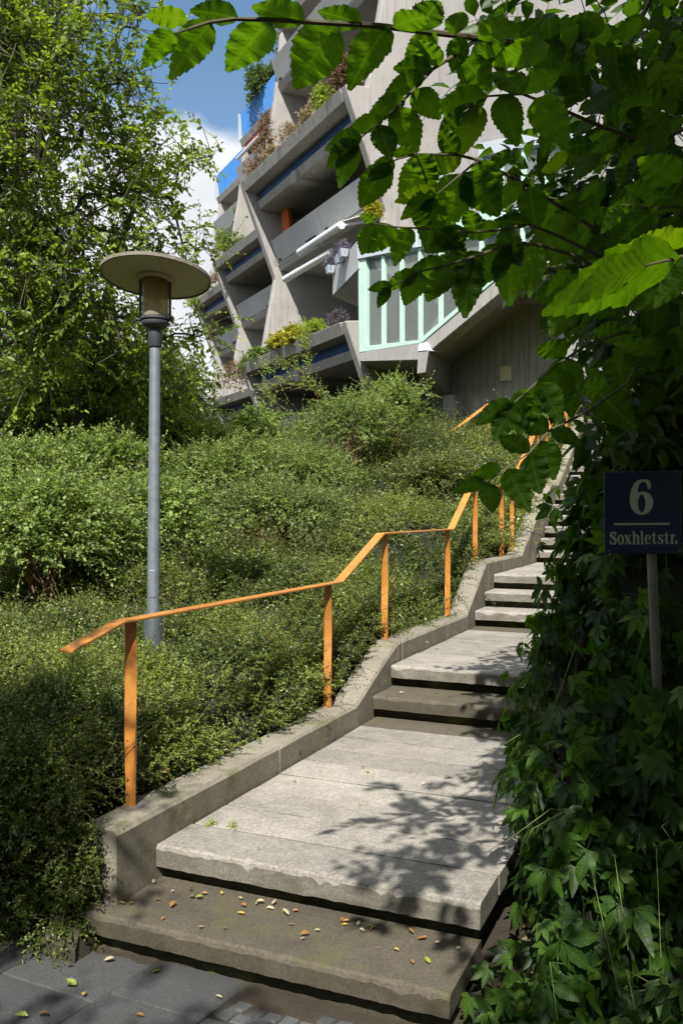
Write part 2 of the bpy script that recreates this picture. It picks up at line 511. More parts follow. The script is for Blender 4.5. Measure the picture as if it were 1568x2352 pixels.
def planks(a, b, z, w=0.33, damp_last=False):
    n = max(1, round((b - a) / w))
    joint_bed(a - .03, b - .02, z)
    for k in range(n):
        slab(a + (b - a) * k / n + 0.007, a + (b - a) * (k + 1) / n - 0.006, 0.012, WID, z + random.uniform(-0.004, 0.003), 0.09, "plank",
             M['slab_damp'] if damp_last and k == n - 1 else M['slab'], 0.003, 8, 0.003)
flight([2.85, 3.26], L1, 2, damp=(0,))
planks(3.605, 6.00, L2, damp_last=True)
flight([5.95, 6.38, 6.82], L2, 3)
planks(7.165, 9.50, L3)
flight([9.45 + 0.32 * k for k in range(6)], L3, 6)
planks(11.40, 11.88, L4, 0.24)
flight([11.83 + 0.34 * k for k in range(12)], L4, 12)
planks(15.92, 19.0, L4 + 12 * RS, 0.44)

# ------------------------------------------------------------------ kerb
KH = 0.155
KP = [(-0.30, L1 + KH), (2.55, L1 + KH), (3.46, L2 + KH), (5.66, L2 + KH), (6.52, L3 + KH), (8.5, L3 + KH), (10.8, L4 + KH), (11.45, L4 + KH), (15.9, L4 + 12 * RS + KH), (18.5, L4 + 12 * RS + KH)]
def kerb_top(s): return float(np.interp(s, [p[0] for p in KP], [p[1] for p in KP]))
kerb = empty("kerb_wall", S(0, -0.1, -1.84))
tag(kerb, "low grey concrete kerb wall stepping up along the left side of the stairs", "wall")
cuts = sorted(set([p[0] for p in KP] + [1.3, 3.58, 6.62, 7.4, 8.3, 9.7, 13.2]))
for a, b in zip(cuts[:-1], cuts[1:]):
    n = max(2, int((b - a) / 0.16))
    rings = []
    for k in range(n + 1):
        s = a + 0.004 + (b - a - 0.008) * k / n
        z = kerb_top(s)
        zb = float(np.interp(s, GS, GZ)) - 0.15
        j = [random.uniform(-0.004, 0.004) for _ in range(4)]
        rings.append([S(s, -0.0 + j[0] * .4, zb), S(s, -0.004 + j[0], z - 0.02), S(s, -0.02, z + j[1] * .7), S(s, -0.205, z + j[2] * .7), S(s, -0.225, z - 0.025), S(s, -0.225, zb)])
    MB().loft(rings).build("kerb_block", M['kerb'], kerb)
# rough footing at the lower end of the kerb
fb = MB()
rings = []
for k in range(7):
    s = -0.50 + 0.40 * k / 6
    z = -1.78 + random.uniform(-0.02, 0.02) - (0.08 if k == 0 else 0)
    rings.append([S(s, -0.065 + random.uniform(-.015, .015), -1.96), S(s, -0.075 + random.uniform(-.015, .015), z), S(s, -0.24, z + 0.01), S(s, -0.27, -1.96)])
fb.loft(rings).build("footing", M['riser'], kerb)

# ------------------------------------------------------------------ pavement at the foot of the stairs
pave = empty("pavement", (0, 3.2, 0))
tag(pave, "grey paving slabs and small cobbles at the foot of the stairs", kind="structure")
PZ = -EYE                                    # pavement level relative to the eye is -EYE
def gp(px, py, z=0.0):                       # pixel on the plane of the pavement
    d = (EYE - z) * FPX / (py - 1176)
    return np.array([(px - 784) / FPX * d, d])
def cell(p, name, mat, z0, z1, inset=0.004):
    c = sum(p) / len(p)
    q = [c + (x - c) * (1 - inset / max(0.02, np.linalg.norm(x - c))) for x in p]
    jz = random.uniform(-0.003, 0.003)
    b = MB()
    n = len(q)
    lo = [Vector((x[0], x[1], z0)) for x in q]
    mid = [Vector((x[0], x[1], z1 - 0.006 + jz)) for x in q]
    top = [Vector((*(c + (x - c) * (1 - 0.006 / max(0.02, np.linalg.norm(x - c)))), z1 + jz + random.uniform(-.002, .002))) for x in q]
    b.loft([lo, mid, top])
    return b.build(name, mat, pave)
ga = np.array([math.sin(R(31)), math.cos(R(31))]); gb = np.array([math.cos(R(27)), -math.sin(R(27))])
g0 = gp(405, 2185)                           # corner where the slab joint meets the steps
def grid_pt(i, j): return g0 + ga * i + gb * j
LW = 0.50
for i0, i1, j0, j1 in [(-0.40, 0.0, 0, .44), (-0.95, -0.40, 0, .44), (-1.5, -.95, 0, .44),
                       (-0.48, 0.12, -.50, 0), (-1.05, -0.48, -.50, 0), (-1.6, -1.05, -.5, 0), (-.75, -.2, -1.0, -.5), (-1.3, -.75, -1.0, -.5),
                       (-0.86, -0.36, .44, .94), (-1.4, -0.86, .44, .94), (-0.86, -0.36, .94, 1.44), (-1.4, -.86, .94, 1.44), (-.86, -.36, 1.44, 1.94), (-1.4, -.86, 1.44, 1.94), (-2.0, -1.4, .44, .94), (-2.0, -1.4, .94, 1.44)]:
    cell([grid_pt(i0, j0), grid_pt(i1, j0), grid_pt(i1, j1), grid_pt(i0, j1)], "paving_slab", M['paving'], -0.05, 0.0, 0.006)
# cobbles between the slabs and the lowest step
cs_ = 0.068
for a in range(6):
    for c in range(22):
        i, j = -0.345 + a * cs_, 0.455 + c * cs_ * 1.03 + (0.02 if a % 2 else 0)
        pts = [grid_pt(i + di + random.uniform(-.006, .006), j + dj + random.uniform(-.006, .006)) for di, dj in ((0, 0), (cs_, 0), (cs_, cs_), (0, cs_))]
        cc = sum(pts) / 4
        ss, tt = st(cc[0], cc[1])
        if ss > -0.44 or tt > 1.75: continue
        cell(pts, "cobble", M['cobble'], -0.05, -0.004 + random.uniform(-.005, .004), 0.007)

# ------------------------------------------------------------------ orange handrail
RT = -0.168
RH = 0.895
def up(s): return kerb_top(s)
rail_pts = [(-0.44, L1 + KH + RH - 0.085), (-0.06, L1 + KH + RH), (2.60, L1 + KH + RH), (3.50, L2 + KH + RH), (5.62, L2 + KH + RH), (6.52, L3 + KH + RH),
            (8.55, L3 + KH + RH), (10.45, L4 + KH + RH), (11.3, L4 + KH + RH), (15.3, L4 + 11.5 * RS + KH + RH)]
hand = empty("handrail", S(0.07, RT, kerb_top(0.07)))
tag(hand, "orange flat steel handrail on twisted posts along the left edge of the stairs", "handrail")
perp = Vector((V[0], V[1], 0))
def flatrail(pts, parent, hw=0.038, th=0.013, tt=RT):
    rings = []
    P = [S(s, tt, z) for s, z in pts]
    for k, p in enumerate(P):
        rings.append([p - perp * hw, p + perp * hw, p + perp * hw - Vector((0, 0, th)), p - perp * hw - Vector((0, 0, th))])
    return MB().loft(rings).build("rail", M['orange'], parent, bevel=0.003, seg=2)
flatrail(rail_pts, hand)
def twisted_post(base, top, parent, hw=0.0275, ht=0.009, a0=-0.35, a1=1.25):
    rings = []
    base, top = Vector(base), Vector(top)
    n = 36
    for k in range(n + 1):
        f = k / n
        g = min(1, max(0, (f - 0.12) / 0.76))
        a = a0 + (a1 - a0) * g - SA
        x = Vector((math.cos(a), math.sin(a), 0)); y = Vector((-math.sin(a), math.cos(a), 0))
        p = base.lerp(top, f)
        rings.append([p - x * hw - y * ht, p + x * hw - y * ht, p + x * hw + y * ht, p - x * hw + y * ht])
    return MB().loft(rings).build("post", M['orange'], parent, smooth=True)
def rail_z(s): return float(np.interp(s, [p[0] for p in rail_pts], [p[1] for p in rail_pts]))
for s in (0.03, 2.40, 3.60, 5.50, 6.64, 8.0, 8.62, 10.45, 11.2, 13.2, 15.2):
    po = twisted_post(S(s, RT, kerb_top(s) - 0.03), S(s, RT, rail_z(s) - 0.012), hand)

# second handrail, in front of the tower wall higher up
hand2 = empty("handrail", W(1120, 1010, 19.0))
tag(hand2, "thin orange handrail rising in front of the board marked concrete wall", "handrail")
h2 = [W(960, 1058, 18.2), W(1021, 1004, 18.6), W(1121, 929, 19.2), W(1178, 921, 19.0), W(1215, 915, 18.8)]
rr = []
for p in h2:
    rr.append([p + Vector((-.03, -.03, 0)), p + Vector((.03, -.03, 0)), p + Vector((.03, .03, .025)), p + Vector((-.03, .03, .025))])
MB().loft(rr).build("rail", M['orange'], hand2)
for p in (h2[0], h2[2], h2[3]):
    twisted_post(p - Vector((0, 0, 1.0)), p, hand2, 0.035, 0.012)

# ------------------------------------------------------------------ street lamp
LD = 6.1
lb = W(352, 1600, LD)
lamp = empty("street_lamp", (lb.x, lb.y, lb.z))
tag(lamp, "grey steel park lamp with wide round hat standing in the hedge", "lamp")
def lz(py): return EYE + (1176 - py) / FPX * LD
lx = W(354, 0, LD).x
tilt = (W(357, 700, LD).x - W(351, 1500, LD).x) / (lz(700) - lz(1500))
def lc(z): return Vector((W(351, 0, LD).x + tilt * (z - lz(1500)), LD, z))
b = MB(); b.tube([lc(lz(1560)), lc(lz(1412)), lc(lz(1400))], [0.062, 0.062, 0.045], 20); b.build("sleeve", M['sleeve'], lamp, smooth=True)
b = MB(); b.box(lc(lz(1340)) + Vector((0.0, -0.0395, 0)), (0.020, 0, 0), (0, 0.003, 0), (0, 0, 0.09)); b.build("service_hatch", M['galv'], lamp, bevel=0.002)
b = MB(); b.tube([lc(lz(1402)), lc(lz(1250)), lc(lz(1000)), lc(lz(800))], [0.041, 0.040, 0.0375, 0.036], 24); b.build("pole", M['galv'], lamp, smooth=True)
c = lc(lz(790))
b = MB(); b.lathe(c, [(0.042, -0.02), (0.045, -0.015), (0.045, 0.095), (0.040, 0.10)], 24); b.build("collar", M['darkmetal'], lamp, smooth=True)
hold = MB(); hold.lathe(c, [(0.040, 0.098), (0.062, 0.108), (0.083, 0.12), (0.092, 0.135), (0.092, 0.150), (0.080, 0.152), (0.080, 0.160), (0.097, 0.162), (0.097, 0.178), (0.0, 0.179)], 32)
holder = hold.build("holder", M['darkmetal'], lamp, smooth=True)
t = NT("smoky lamp glass")
P_ = t.pos((1, 1, 1))
sp = t.n("SeparateXYZ"); t.l(P_, sp.inputs[0])
mr = t.n("MapRange"); mr.inputs['From Min'].default_value = c.z + 0.18; mr.inputs['From Max'].default_value = c.z + 0.50
t.l(sp.outputs['Z'], mr.inputs['Value'])
colr = t.ramp(mr.outputs[0], [(0.0, (0.74, 0.69, 0.52)), (0.35, (0.62, 0.50, 0.24)), (0.75, (0.36, 0.26, 0.09)), (1.0, (0.16, 0.12, 0.06))])
colr = t.mix(t.ramp(t.noise(P_, 14, 4), [(0.4, 0.3), (0.6, 0.0)]), colr, (0.16, 0.12, 0.05))
pr = t.principled(colr, 0.18)
trn = t.n("BsdfTranslucent"); t.l(colr, trn.inputs['Color'])
tp = t.n("BsdfTransparent"); tp.inputs['Color'].default_value = (0.75, 0.66, 0.42, 1)
m1 = t.n("MixShader"); m1.inputs[0].default_value = 0.45; t.l(pr.outputs[0], m1.inputs[1]); t.l(trn.outputs[0], m1.inputs[2])
m2 = t.n("MixShader"); m2.inputs[0].default_value = 0.22; t.l(m1.outputs[0], m2.inputs[1]); t.l(tp.outputs[0], m2.inputs[2])
M['lampglass'] = t.done(m2)
b = MB(); b.lathe(c, [(0.082, 0.178), (0.086, 0.185), (0.086, 0.53), (0.082, 0.54)], 36); b.build("glass_cylinder", M['lampglass'], lamp, smooth=True)
b = MB(); b.lathe(c, [(0.0, 0.18), (0.045, 0.18), (0.026, 0.24), (0.030, 0.30), (0.036, 0.40), (0.025, 0.44), (0.0, 0.45)], 20); b.build("bulb", M['hat'], lamp, smooth=True)
for k, a in enumerate((R(183), R(2))):
    q = c + Vector((math.cos(a) * 0.098, math.sin(a) * 0.098, 0))
    b = MB(); b.box(q + Vector((0, 0, 0.355)), (0.0085, 0, 0), (0, 0.0085, 0), (0, 0, 0.20)); b.build("bracket_bar", M['darkmetal'], holder, bevel=0.002)
    b = MB(); b.tube([q + Vector((math.cos(a) * -0.02, math.sin(a) * -.02, 0.165)), q + Vector((math.cos(a) * 0.022, math.sin(a) * .022, 0.165))], 0.015, 10); b.build("bracket_nut", M['darkmetal'], holder, smooth=True)
# the wide hat: a shallow cone with a thick weathered rim
hc = lc(lz(640)); hc.y = LD
HR = 0.362
hat = MB()
hat.lathe(hc, [(0.135, 0.0), (0.150, 0.001), (0.355, 0.012), (HR - .004, 0.006), (HR - .002, 0.014), (0.30, 0.055), (0.15, 0.10), (0.03, 0.118), (0.0, 0.119)], 72)
ho = hat.build("hat", M['hat'], lamp, smooth=True)
b = MB()
rings = []
for i in range(72):
    a = 2 * math.pi * i / 72
    dr = Vector((math.cos(a), math.sin(a), 0))
    j = random.uniform(-.0015, .0015)
    rings.append([hc + dr * (HR - .006) + Vector((0, 0, 0.002 + j)), hc + dr * (HR + .004 + j) + Vector((0, 0, 0.003)), hc + dr * (HR + .004 + j) + Vector((0, 0, 0.026)), hc + dr * (HR - .012) + Vector((0, 0, 0.03))])
rings.append(rings[0])
b.loft(rings, cap=False); b.build("rim", M['hatrim'], ho)
b = MB(); b.lathe(hc, [(0.0, -0.016), (0.128, -0.016), (0.134, -0.008), (0.134, 0.004), (0.0, 0.004)], 40); b.build("mounting_ring", M['hat'], ho, smooth=True)
for o in [ho] + list(ho.children):
    if o.name.split('.')[0] in ("hat", "rim", "mounting_ring"):
        # the hat sits tilted a little, low side towards the right and the camera
        Rm = Matrix.Translation(hc) @ Matrix.Rotation(R(-9.0), 4, 'X') @ Matrix.Rotation(R(3.2), 4, 'Y') @ Matrix.Translation(-hc)
        o.data.transform(Rm)

# ------------------------------------------------------------------ house number sign
SD = 3.75
sc_ = W(1475, 1177, SD)
sign = empty("street_sign", (sc_.x + 0.02, SD + 0.03, 0.2))
tag(sign, "dark blue house number sign on a steel post in front of the creeper", "sign")
yaw = R(24)
sx = Vector((math.cos(yaw), -math.sin(yaw), 0.012)).normalized(); sn = Vector((-math.sin(yaw), -math.cos(yaw), 0.0)); sz = sx.cross(-sn).normalized() * 1.0
if sz.z < 0: sz = -sz
SW, SH = 0.152, 0.170
b = MB(); b.box(sc_, sx * SW, sn * 0.004, sz * SH); plate = b.build("plate", M['signblue'], sign, bevel=0.006, seg=3)
post_top = sc_ - sn * 0.03 + sx * 0.012
b = MB(); b.tube([Vector((post_top.x + 0.085, post_top.y, 0.15)), post_top + Vector((0.02, 0, -.12)), post_top + sz * 0.12], 0.020, 16); b.build("post", M['steelpost'], sign, smooth=True)
for zz in (0.09, -0.09):
    b = MB(); b.box(sc_ - sn * 0.008 + sz * zz, sx * 0.04, sn * 0.004, sz * 0.012); b.build("clamp", M['darkmetal'], sign)
def sgn(x, y, lift): # x, y in sign sheet units (zoomed drawing 1568 x 1960 over the plate)
    fx = (x - 845) / 655.0 * SW; fy = (955 - y) / 765.0 * SH
    return sc_ + sn * (0.0046 + lift) + sx * fx + sz * fy
class Glyph:
    def __init__(s): s.b = MB(); s.k = 0
    def poly(s, loops):
        s.k += 1
        lift = 0.0006 + 0.00012 * s.k
        tris = tessellate_polygon([[Vector((x, y, 0)) for x, y in lp] for lp in loops])
        flat = [p for lp in loops for p in lp]
        s.b.add([sgn(x, y, lift) for x, y in flat], [tuple(t_) for t_ in tris])
        return s
    def rect(s, x0, y0, x1, y1): return s.poly([[(x0, y0), (x1, y0), (x1, y1), (x0, y1)]])
    def ribbon(s, pts):
        L_, R_ = [], []
        for k in range(len(pts)):
            x, y, w = pts[k]
            x0, y0, _ = pts[max(0, k - 1)]; x1, y1, _ = pts[min(len(pts) - 1, k + 1)]
            dx, dy = x1 - x0, y1 - y0; n = math.hypot(dx, dy) or 1
            L_.append((x - dy / n * w, y + dx / n * w)); R_.append((x + dy / n * w, y - dx / n * w))
        return s.poly([L_ + R_[::-1]])
    def ring(s, cx, cy, rx, ry, ix, iy, n=28):
        o = [(cx + rx * math.cos(2 * math.pi * i / n), cy + ry * math.sin(2 * math.pi * i / n)) for i in range(n)]
        h = [(cx + ix * math.cos(-2 * math.pi * i / n), cy + iy * math.sin(-2 * math.pi * i / n)) for i in range(n)]
        return s.poly([o, h])
    def done(s, name):
        ob = mesh_obj(name, s.b.v, s.b.f, M['letter'], plate)
        return ob
def smooth_loop(p, it=2):
    for _ in range(it):
        q = []
        for k in range(len(p)):
            a, b_ = p[k], p[(k + 1) % len(p)]
            q += [(a[0] * .75 + b_[0] * .25, a[1] * .75 + b_[1] * .25), (a[0] * .25 + b_[0] * .75, a[1] * .25 + b_[1] * .75)]
        p = q
    return p
six = [(992, 528), (945, 528), (938, 470), (910, 405), (868, 388), (815, 410), (785, 470), (772, 590), (800, 575), (868, 566), (960, 598), (1022, 690), (1032, 770), (1012, 875), (960, 955), (890, 993), (840, 1000),
       (768, 988), (688, 925), (643, 825), (632, 690), (648, 570), (688, 450), (740, 380), (800, 350), (860, 343), (930, 353), (988, 376)]
Glyph().poly([smooth_loop(six, 1), [(836 + 62 * math.cos(-2 * math.pi * i / 28), 790 + 163 * math.sin(-2 * math.pi * i / 28)) for i in range(28)]]).done("numeral")
Glyph().rect(358, 1150, 1304, 1186).done("rule_line")
g = Glyph()
g.ribbon([(386, 1392, 5), (372, 1340, 9), (340, 1316, 11), (306, 1340, 21), (304, 1378, 24), (340, 1415, 27), (378, 1455, 25), (384, 1498, 22), (362, 1536, 15), (330, 1542, 10), (304, 1512, 8), (290, 1458, 5)]); g.rect(382, 1306, 394, 1372); g.rect(286, 1480, 297, 1552)
g.done("letter")
g = Glyph(); g.ring(472, 1457, 57, 94, 22, 78); g.done("letter")
g = Glyph(); g.ribbon([(556, 1378, 19), (632, 1538, 21)]); g.ribbon([(636, 1376, 7), (552, 1540, 7)])
for x0, x1, y in ((534, 590, 1374), (606, 655, 1374), (532, 580, 1534), (600, 655, 1534)): g.rect(x0, y - 6, x1, y + 6)
g.done("letter")
g = Glyph(); g.rect(682, 1300, 714, 1540); g.rect(664, 1298, 700, 1310); g.rect(664, 1532, 728, 1545); g.ribbon([(712, 1412, 8), (728, 1376, 10), (752, 1372, 14), (766, 1402, 17), (768, 1538, 17)]); g.rect(740, 1532, 796, 1545); g.done("letter")
g = Glyph(); g.rect(818, 1298, 850, 1540); g.rect(800, 1296, 836, 1308); g.rect(800, 1530, 872, 1543); g.done("letter")
g = Glyph(); g.ribbon([(908, 1448, 7), (972, 1446, 7)]); g.ribbon([(970, 1448, 13), (964, 1398, 14), (934, 1372, 8), (906, 1390, 17), (894, 1450, 19), (902, 1508, 19), (930, 1534, 13), (962, 1522, 7), (982, 1494, 4)]); g.done("letter")
for cx in (1032, 1240):
    g = Glyph(); g.ribbon([(cx, 1312, 5), (cx, 1360, 15), (cx, 1490, 16), (cx + 6, 1522, 15), (cx + 24, 1532, 8), (cx + 42, 1508, 4)]); g.rect(cx - 42, 1366, cx + 42, 1380); g.done("letter")
g = Glyph(); g.ribbon([(1176, 1420, 4), (1168, 1386, 7), (1142, 1368, 9), (1116, 1386, 15), (1122, 1424, 19), (1152, 1452, 20), (1174, 1488, 18), (1166, 1522, 12), (1140, 1536, 9), (1114, 1518, 7), (1104, 1474, 4)]); g.rect(1172, 1362, 1182, 1410); g.rect(1100, 1486, 1109, 1540); g.done("letter")
g = Glyph(); g.rect(1316, 1362, 1350, 1534); g.rect(1298, 1360, 1330, 1372); g.rect(1298, 1524, 1366, 1536); g.ribbon([(1348, 1420, 7), (1358, 1374, 9), (1374, 1368, 12), (1380, 1392, 11)]); g.done("letter")
g = Glyph(); g.poly([[(1404 + 21 * math.cos(2 * math.pi * i / 18), 1503 + 31 * math.sin(2 * math.pi * i / 18)) for i in range(18)]]); g.done("full_stop")
for x, y in ((220, 285), (1400, 215), (265, 1665), (1455, 1660)):
    b = MB(); p = sgn(x, y, 0); b.tube([p - sn * 0.001, p + sn * 0.002], 0.0042, 10); b.build("screw", M['steelpost'], plate)
# ------------------------------------------------------------------ the terraced apartment building
build = empty("apartment_building", (0, 30, EYE + 2.0))
tag(build, "terraced raw concrete apartment block with zigzag fins and planted balconies on the hill", "building")
EA = R(26)
E = Vector((-math.sin(EA), math.cos(EA), 0))          # along the facade, away from the camera
I = Vector((math.cos(EA), math.sin(EA), 0))           # into the building
ZP = [-1.05, 4.52, 10.09, 15.66]                      # tops of the planter bands above the eye
WALLS = [Vector((0.02, 21.6, 0)), Vector((-3.09, 28.0, 0)), Vector((-5.2, 36.9, 0)), Vector((-7.1, 43.8, 0))]
def Bp(k, i, j, z):
    """point of bay k: i metres into the building, j metres along, z above the eye"""
    p = WALLS[k] + I * i + E * j
    return Vector((p.x, p.y, EYE + z))
PROF = [(0.62, 0.05), (0.02, -0.02), (0.10, -0.26), (1.08, -2.78), (1.10, -2.86)]    # outline of a fin in one period
DEEP = 4.6
def fin(k, ztop, name="fin_wall", zbot=-1.2):
    zs = []
    for zp in reversed(ZP):
        for i, dz in PROF:
            z = zp + dz
            if zp > 15 and dz > -2.8: continue        # the top storey steps back
            zs.append((i, z))
    zs.insert(0, (1.10 + (ztop - 12.8) * 0.10, ztop))
    # clip to the roof and the ground
    pts = [(i, z) for i, z in zs if zbot <= z <= ztop]
    above = [(i, z) for i, z in zs if z > ztop]
    below = [(i, z) for i, z in zs if z < zbot]
    if above and pts:
        (ia, za), (ib, zb) = above[-1], pts[0]
        f = (ztop - zb) / (za - zb) if za != zb else 0
        pts.insert(0, (ib + (ia - ib) * f, ztop))
    if below and pts:
        (ia, za), (ib, zb) = pts[-1], below[0]
        f = (zbot - zb) / (za - zb)
        pts.append((ib + (ia - ib) * f, zbot))
    TH = 0.26
    loop = pts + [(DEEP + 1.5, pts[-1][1]), (DEEP + 1.5, pts[0][1])]
    b = MB()
    b.prism([Bp(k, i, -TH / 2, z) for i, z in loop], E * TH)
    return b.build(name, M['wall'], build, bevel=0.02, seg=1)

def strip(k, j0, j1, prof, name, mat, n=1, bevel=0.0, parent=None):
    """a bar with the cross-section prof [(i, z)...], running along the bay"""
    b = MB()
    b.prism([Bp(k, i, j0, z) for i, z in prof], E * (j1 - j0))
    return b.build(name, mat, parent or build, bevel=bevel, seg=1)

def corrugated(k, j0, j1, i0, z0, i1, z1, name, mat, pitch=0.11, amp=0.02):
    n = int(abs(j1 - j0) / (pitch / 4))
    v, f = [], []
    for q in range(n + 1):
        j = j0 + (j1 - j0) * q / n
        a = amp * (1 if (q % 4) in (0, 1) else -1)
        for ii, zz in ((i0, z0), (i1, z1)):
            v.append(Bp(k, ii + a, j, zz))
        for ii, zz in ((i0 + .05, z0), (i1 + .05, z1)):
            v.append(Bp(k, ii, j, zz))
    for q in range(n):
        a, c_ = q * 4, q * 4 + 4
        f += [(a, c_, c_ + 1, a + 1), (a + 2, a + 3, c_ + 3, c_ + 2), (a + 1, c_ + 1, c_ + 3, a + 3), (a, a + 2, c_ + 2, c_)]
    return mesh_obj(name, v, f, mat, build)

def planter_level(k, L, zp, blue=True):
    # trough: face, floor, back and rim, with a soil bed
    tro = strip(k, 0.05, -L, [(0.0, zp), (0.09, zp), (0.17, zp - 0.20), (0.56, zp - 0.22), (0.56, zp - 0.05), (0.64, zp - 0.05), (0.64, zp - 0.30), (0.11, zp - 0.29)], "planter_trough", M['stained'], bevel=0.012)
    strip(k, 0.0, -L, [(0.12, zp - 0.04), (0.56, zp - 0.06), (0.56, zp - 0.19), (0.19, zp - 0.17)], "soil_bed", M['soil'], parent=tro)
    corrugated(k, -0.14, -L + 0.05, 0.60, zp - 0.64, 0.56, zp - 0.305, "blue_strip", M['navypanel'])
    # beam and ceiling slab
    strip(k, -0.132, -L + 0.02, [(0.48, zp - 0.57), (0.54, zp - 0.55), (0.61, zp - 0.64), (DEEP, zp - 0.64), (DEEP, zp - 0.80), (0.55, zp - 0.80)], "balcony_slab", M['stained'], bevel=0.01)

def mid_level(k, L, zp, parapet=True):
    a = zp - 2.41
    strip(k, -0.132, -L + 0.02, [(1.16, a), (DEEP, a), (DEEP, a - 0.18), (1.26, a - 0.18)], "floor_slab", M['wall'], bevel=0.01)
    if parapet:
        for (f0, f1) in ((0.0, 0.5), (0.5, 1.0)):
            j0, j1 = -0.14 - (L - 0.16) * f0 - 0.006, -0.14 - (L - 0.16) * f1 + 0.006
            pa = strip(k, j0, j1, [(0.93, zp - 1.70), (1.03, zp - 1.70), (1.28, zp - 2.34), (1.18, zp - 2.34)], "parapet_panel", M['panel'], bevel=0.008)
            jm = j0 + (j1 - j0) * 0.75
            strip(k, jm + 0.35, jm - 0.35, [(1.145, zp - 2.26), (1.20, zp - 2.26), (1.20, zp - 2.33), (1.170, zp - 2.33)], "drain_slot", M['black'], parent=pa)
            strip(k, j0 - 0.12 if f0 == 0 else j0 - 0.1, j0 - 0.30, [(1.145, zp - 2.26), (1.20, zp - 2.26), (1.20, zp - 2.33), (1.170, zp - 2.33)], "drain_slot", M['black'], parent=pa)

LEN = [6.9, 6.95, 8.85, 6.95]
# fins: nearest first; the two far bays end lower
fin(0, 16.4); fin(1, 16.4); fin(2, 15.40); fin(3, 15.25)
for k, L, levels in ((1, LEN[1], (0, 1, 2)), (2, LEN[2], (0, 1, 2)), (3, LEN[3], (0, 1, 2))):
    for q in levels:
        planter_level(k, L, ZP[q])
        mid_level(k, L, ZP[q])
    # back wall of the loggias with tall dark windows
    strip(k, 0.1, -L, [(DEEP - .06, -1.2), (DEEP + .1, -1.2), (DEEP + .1, 14.9), (DEEP - .06, 14.9)], "back_wall", M['wall'])
    for q in range(3):
        for zb in (ZP[q] - 2.35, ZP[q] + 0.1):
            for f in (0.12, 0.55):
                j0 = -L * f
                strip(k, j0, j0 - L * 0.30, [(DEEP - .12, zb), (DEEP - .065, zb), (DEEP - .065, zb + 1.5), (DEEP - .12, zb + 1.5)], "window", M['darkglass'])
for k in (1, 2, 3): mid_level(k, LEN[k], ZP[3])
# roof terraces of the far bays with blue corrugated balustrades
for k, L in ((1, LEN[1]), (2, LEN[2]), (3, LEN[3])):
    z0 = ZP[3] - 0.35
    strip(k, 0.16, -L + 0.02, [(1.20, z0 - 0.02), (DEEP, z0 - .02), (DEEP, z0 - 0.30), (1.30, z0 - 0.30)], "roof_slab", M['stained'], bevel=0.01)
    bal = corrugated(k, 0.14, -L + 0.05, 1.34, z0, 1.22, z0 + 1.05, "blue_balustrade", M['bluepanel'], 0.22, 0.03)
    b = MB(); b.box(Bp(k, 1.22, 0.17, z0 + 0.5), I * 0.06, E * 0.03, (0, 0, 0.56)); b.build("balustrade_post", M['zinc'], bal)
# gap between the blue balustrade bays and the fins: upper loggia ceiling shade
# drain spout beam ends under the planter beams
for k, j, zp in ((1, -3.1, ZP[2]), (2, -6.2, ZP[2]), (1, -3.3, ZP[1])):
    b = MB()
    b.prism([Bp(k, 0.40, j + .16, zp - 0.62), Bp(k, 0.40, j - .16, zp - 0.62), Bp(k, 0.46, j - .16, zp - 0.92), Bp(k, 0.46, j + .16, zp - 0.92)], I * 0.10)
    b.build("spout_beam", M['wall'], build, bevel=0.01)
    b = MB(); b.prism([Bp(k, 0.50, j + .14, zp - 0.745), Bp(k, 0.50, j - .14, zp - 0.745), Bp(k, 0.52, j - .14, zp - 0.90), Bp(k, 0.52, j + .14, zp - 0.90)], I * 2.6)
    b.build("spout_beam", M['wall'], build)

# orange curtain tied at the end of the loggia
cv = []
b = MB()
rings = []
for q in range(9):
    f = q / 8
    z = ZP[2] - 0.80 - 1.45 * f
    w = 0.26 - 0.10 * math.exp(-((f - 0.72) / 0.12) ** 2) + 0.02 * f
    ring = []
    for a in range(24):
        th = 2 * math.pi * a / 24
        r = w * (1 + 0.16 * math.sin(6 * th))
        ring.append(Bp(1, 1.30 + 0.10 * f + r * 0.45 * math.cos(th), -0.50 + r * 0.8 * math.sin(th), z))
    rings.append(ring)
b.loft(rings)
cu = b.build("curtain", M['curtain'], None, smooth=True)
tag(cu, "orange curtain tied together at the left end of the upper loggia", "curtain")

# awnings of bay 1 under the middle parapet
def awning(p0, p1, r, label, fabric_to=None, arms=()):
    a = empty("awning", p0)
    tag(a, label, "awning")
    MB().tube([p0, p1], r, 14).build("front_tube", M['awn'], a, smooth=True)
    if fabric_to:
        q0, q1 = fabric_to
        up_ = Vector((0, 0, r * 0.8))
        MB().hexa([p0 + up_, p1 + up_, q1, q0, p0 + up_ + Vector((0, 0, .02)), p1 + up_ + Vector((0, 0, .02)), q1 + Vector((0, 0, .02)), q0 + Vector((0, 0, .02))]).build("fabric", M['fabric'], a)
    for s0, s1 in arms:
        MB().tube([s0, s1], 0.035, 8).build("folding_arm", M['awn'], a, smooth=True)
    return a
za = ZP[2] - 2.6
t0, t1 = W(688, 579, 25.2), W(784, 516, 22.6)
c0 = Bp(1, 1.25, -2.2, za + 0.10); c1 = Bp(1, 1.25, -6.6, za + 0.10)
awning(t0, t1, 0.10, "extended white awning with a pale fabric below the middle parapet", (Bp(1, 1.3, -3.2, za - .02), Bp(1, 1.3, -6.7, za - .02)),
       [(t0.lerp(t1, .3), Bp(1, 1.4, -4.6, za - .15)), (t0.lerp(t1, .98), Bp(1, 1.4, -6.3, za - .15))])
awning(W(655, 641, 26.6), W(762, 578, 23.6), 0.10, "rolled up white awning tube below the extended awning")

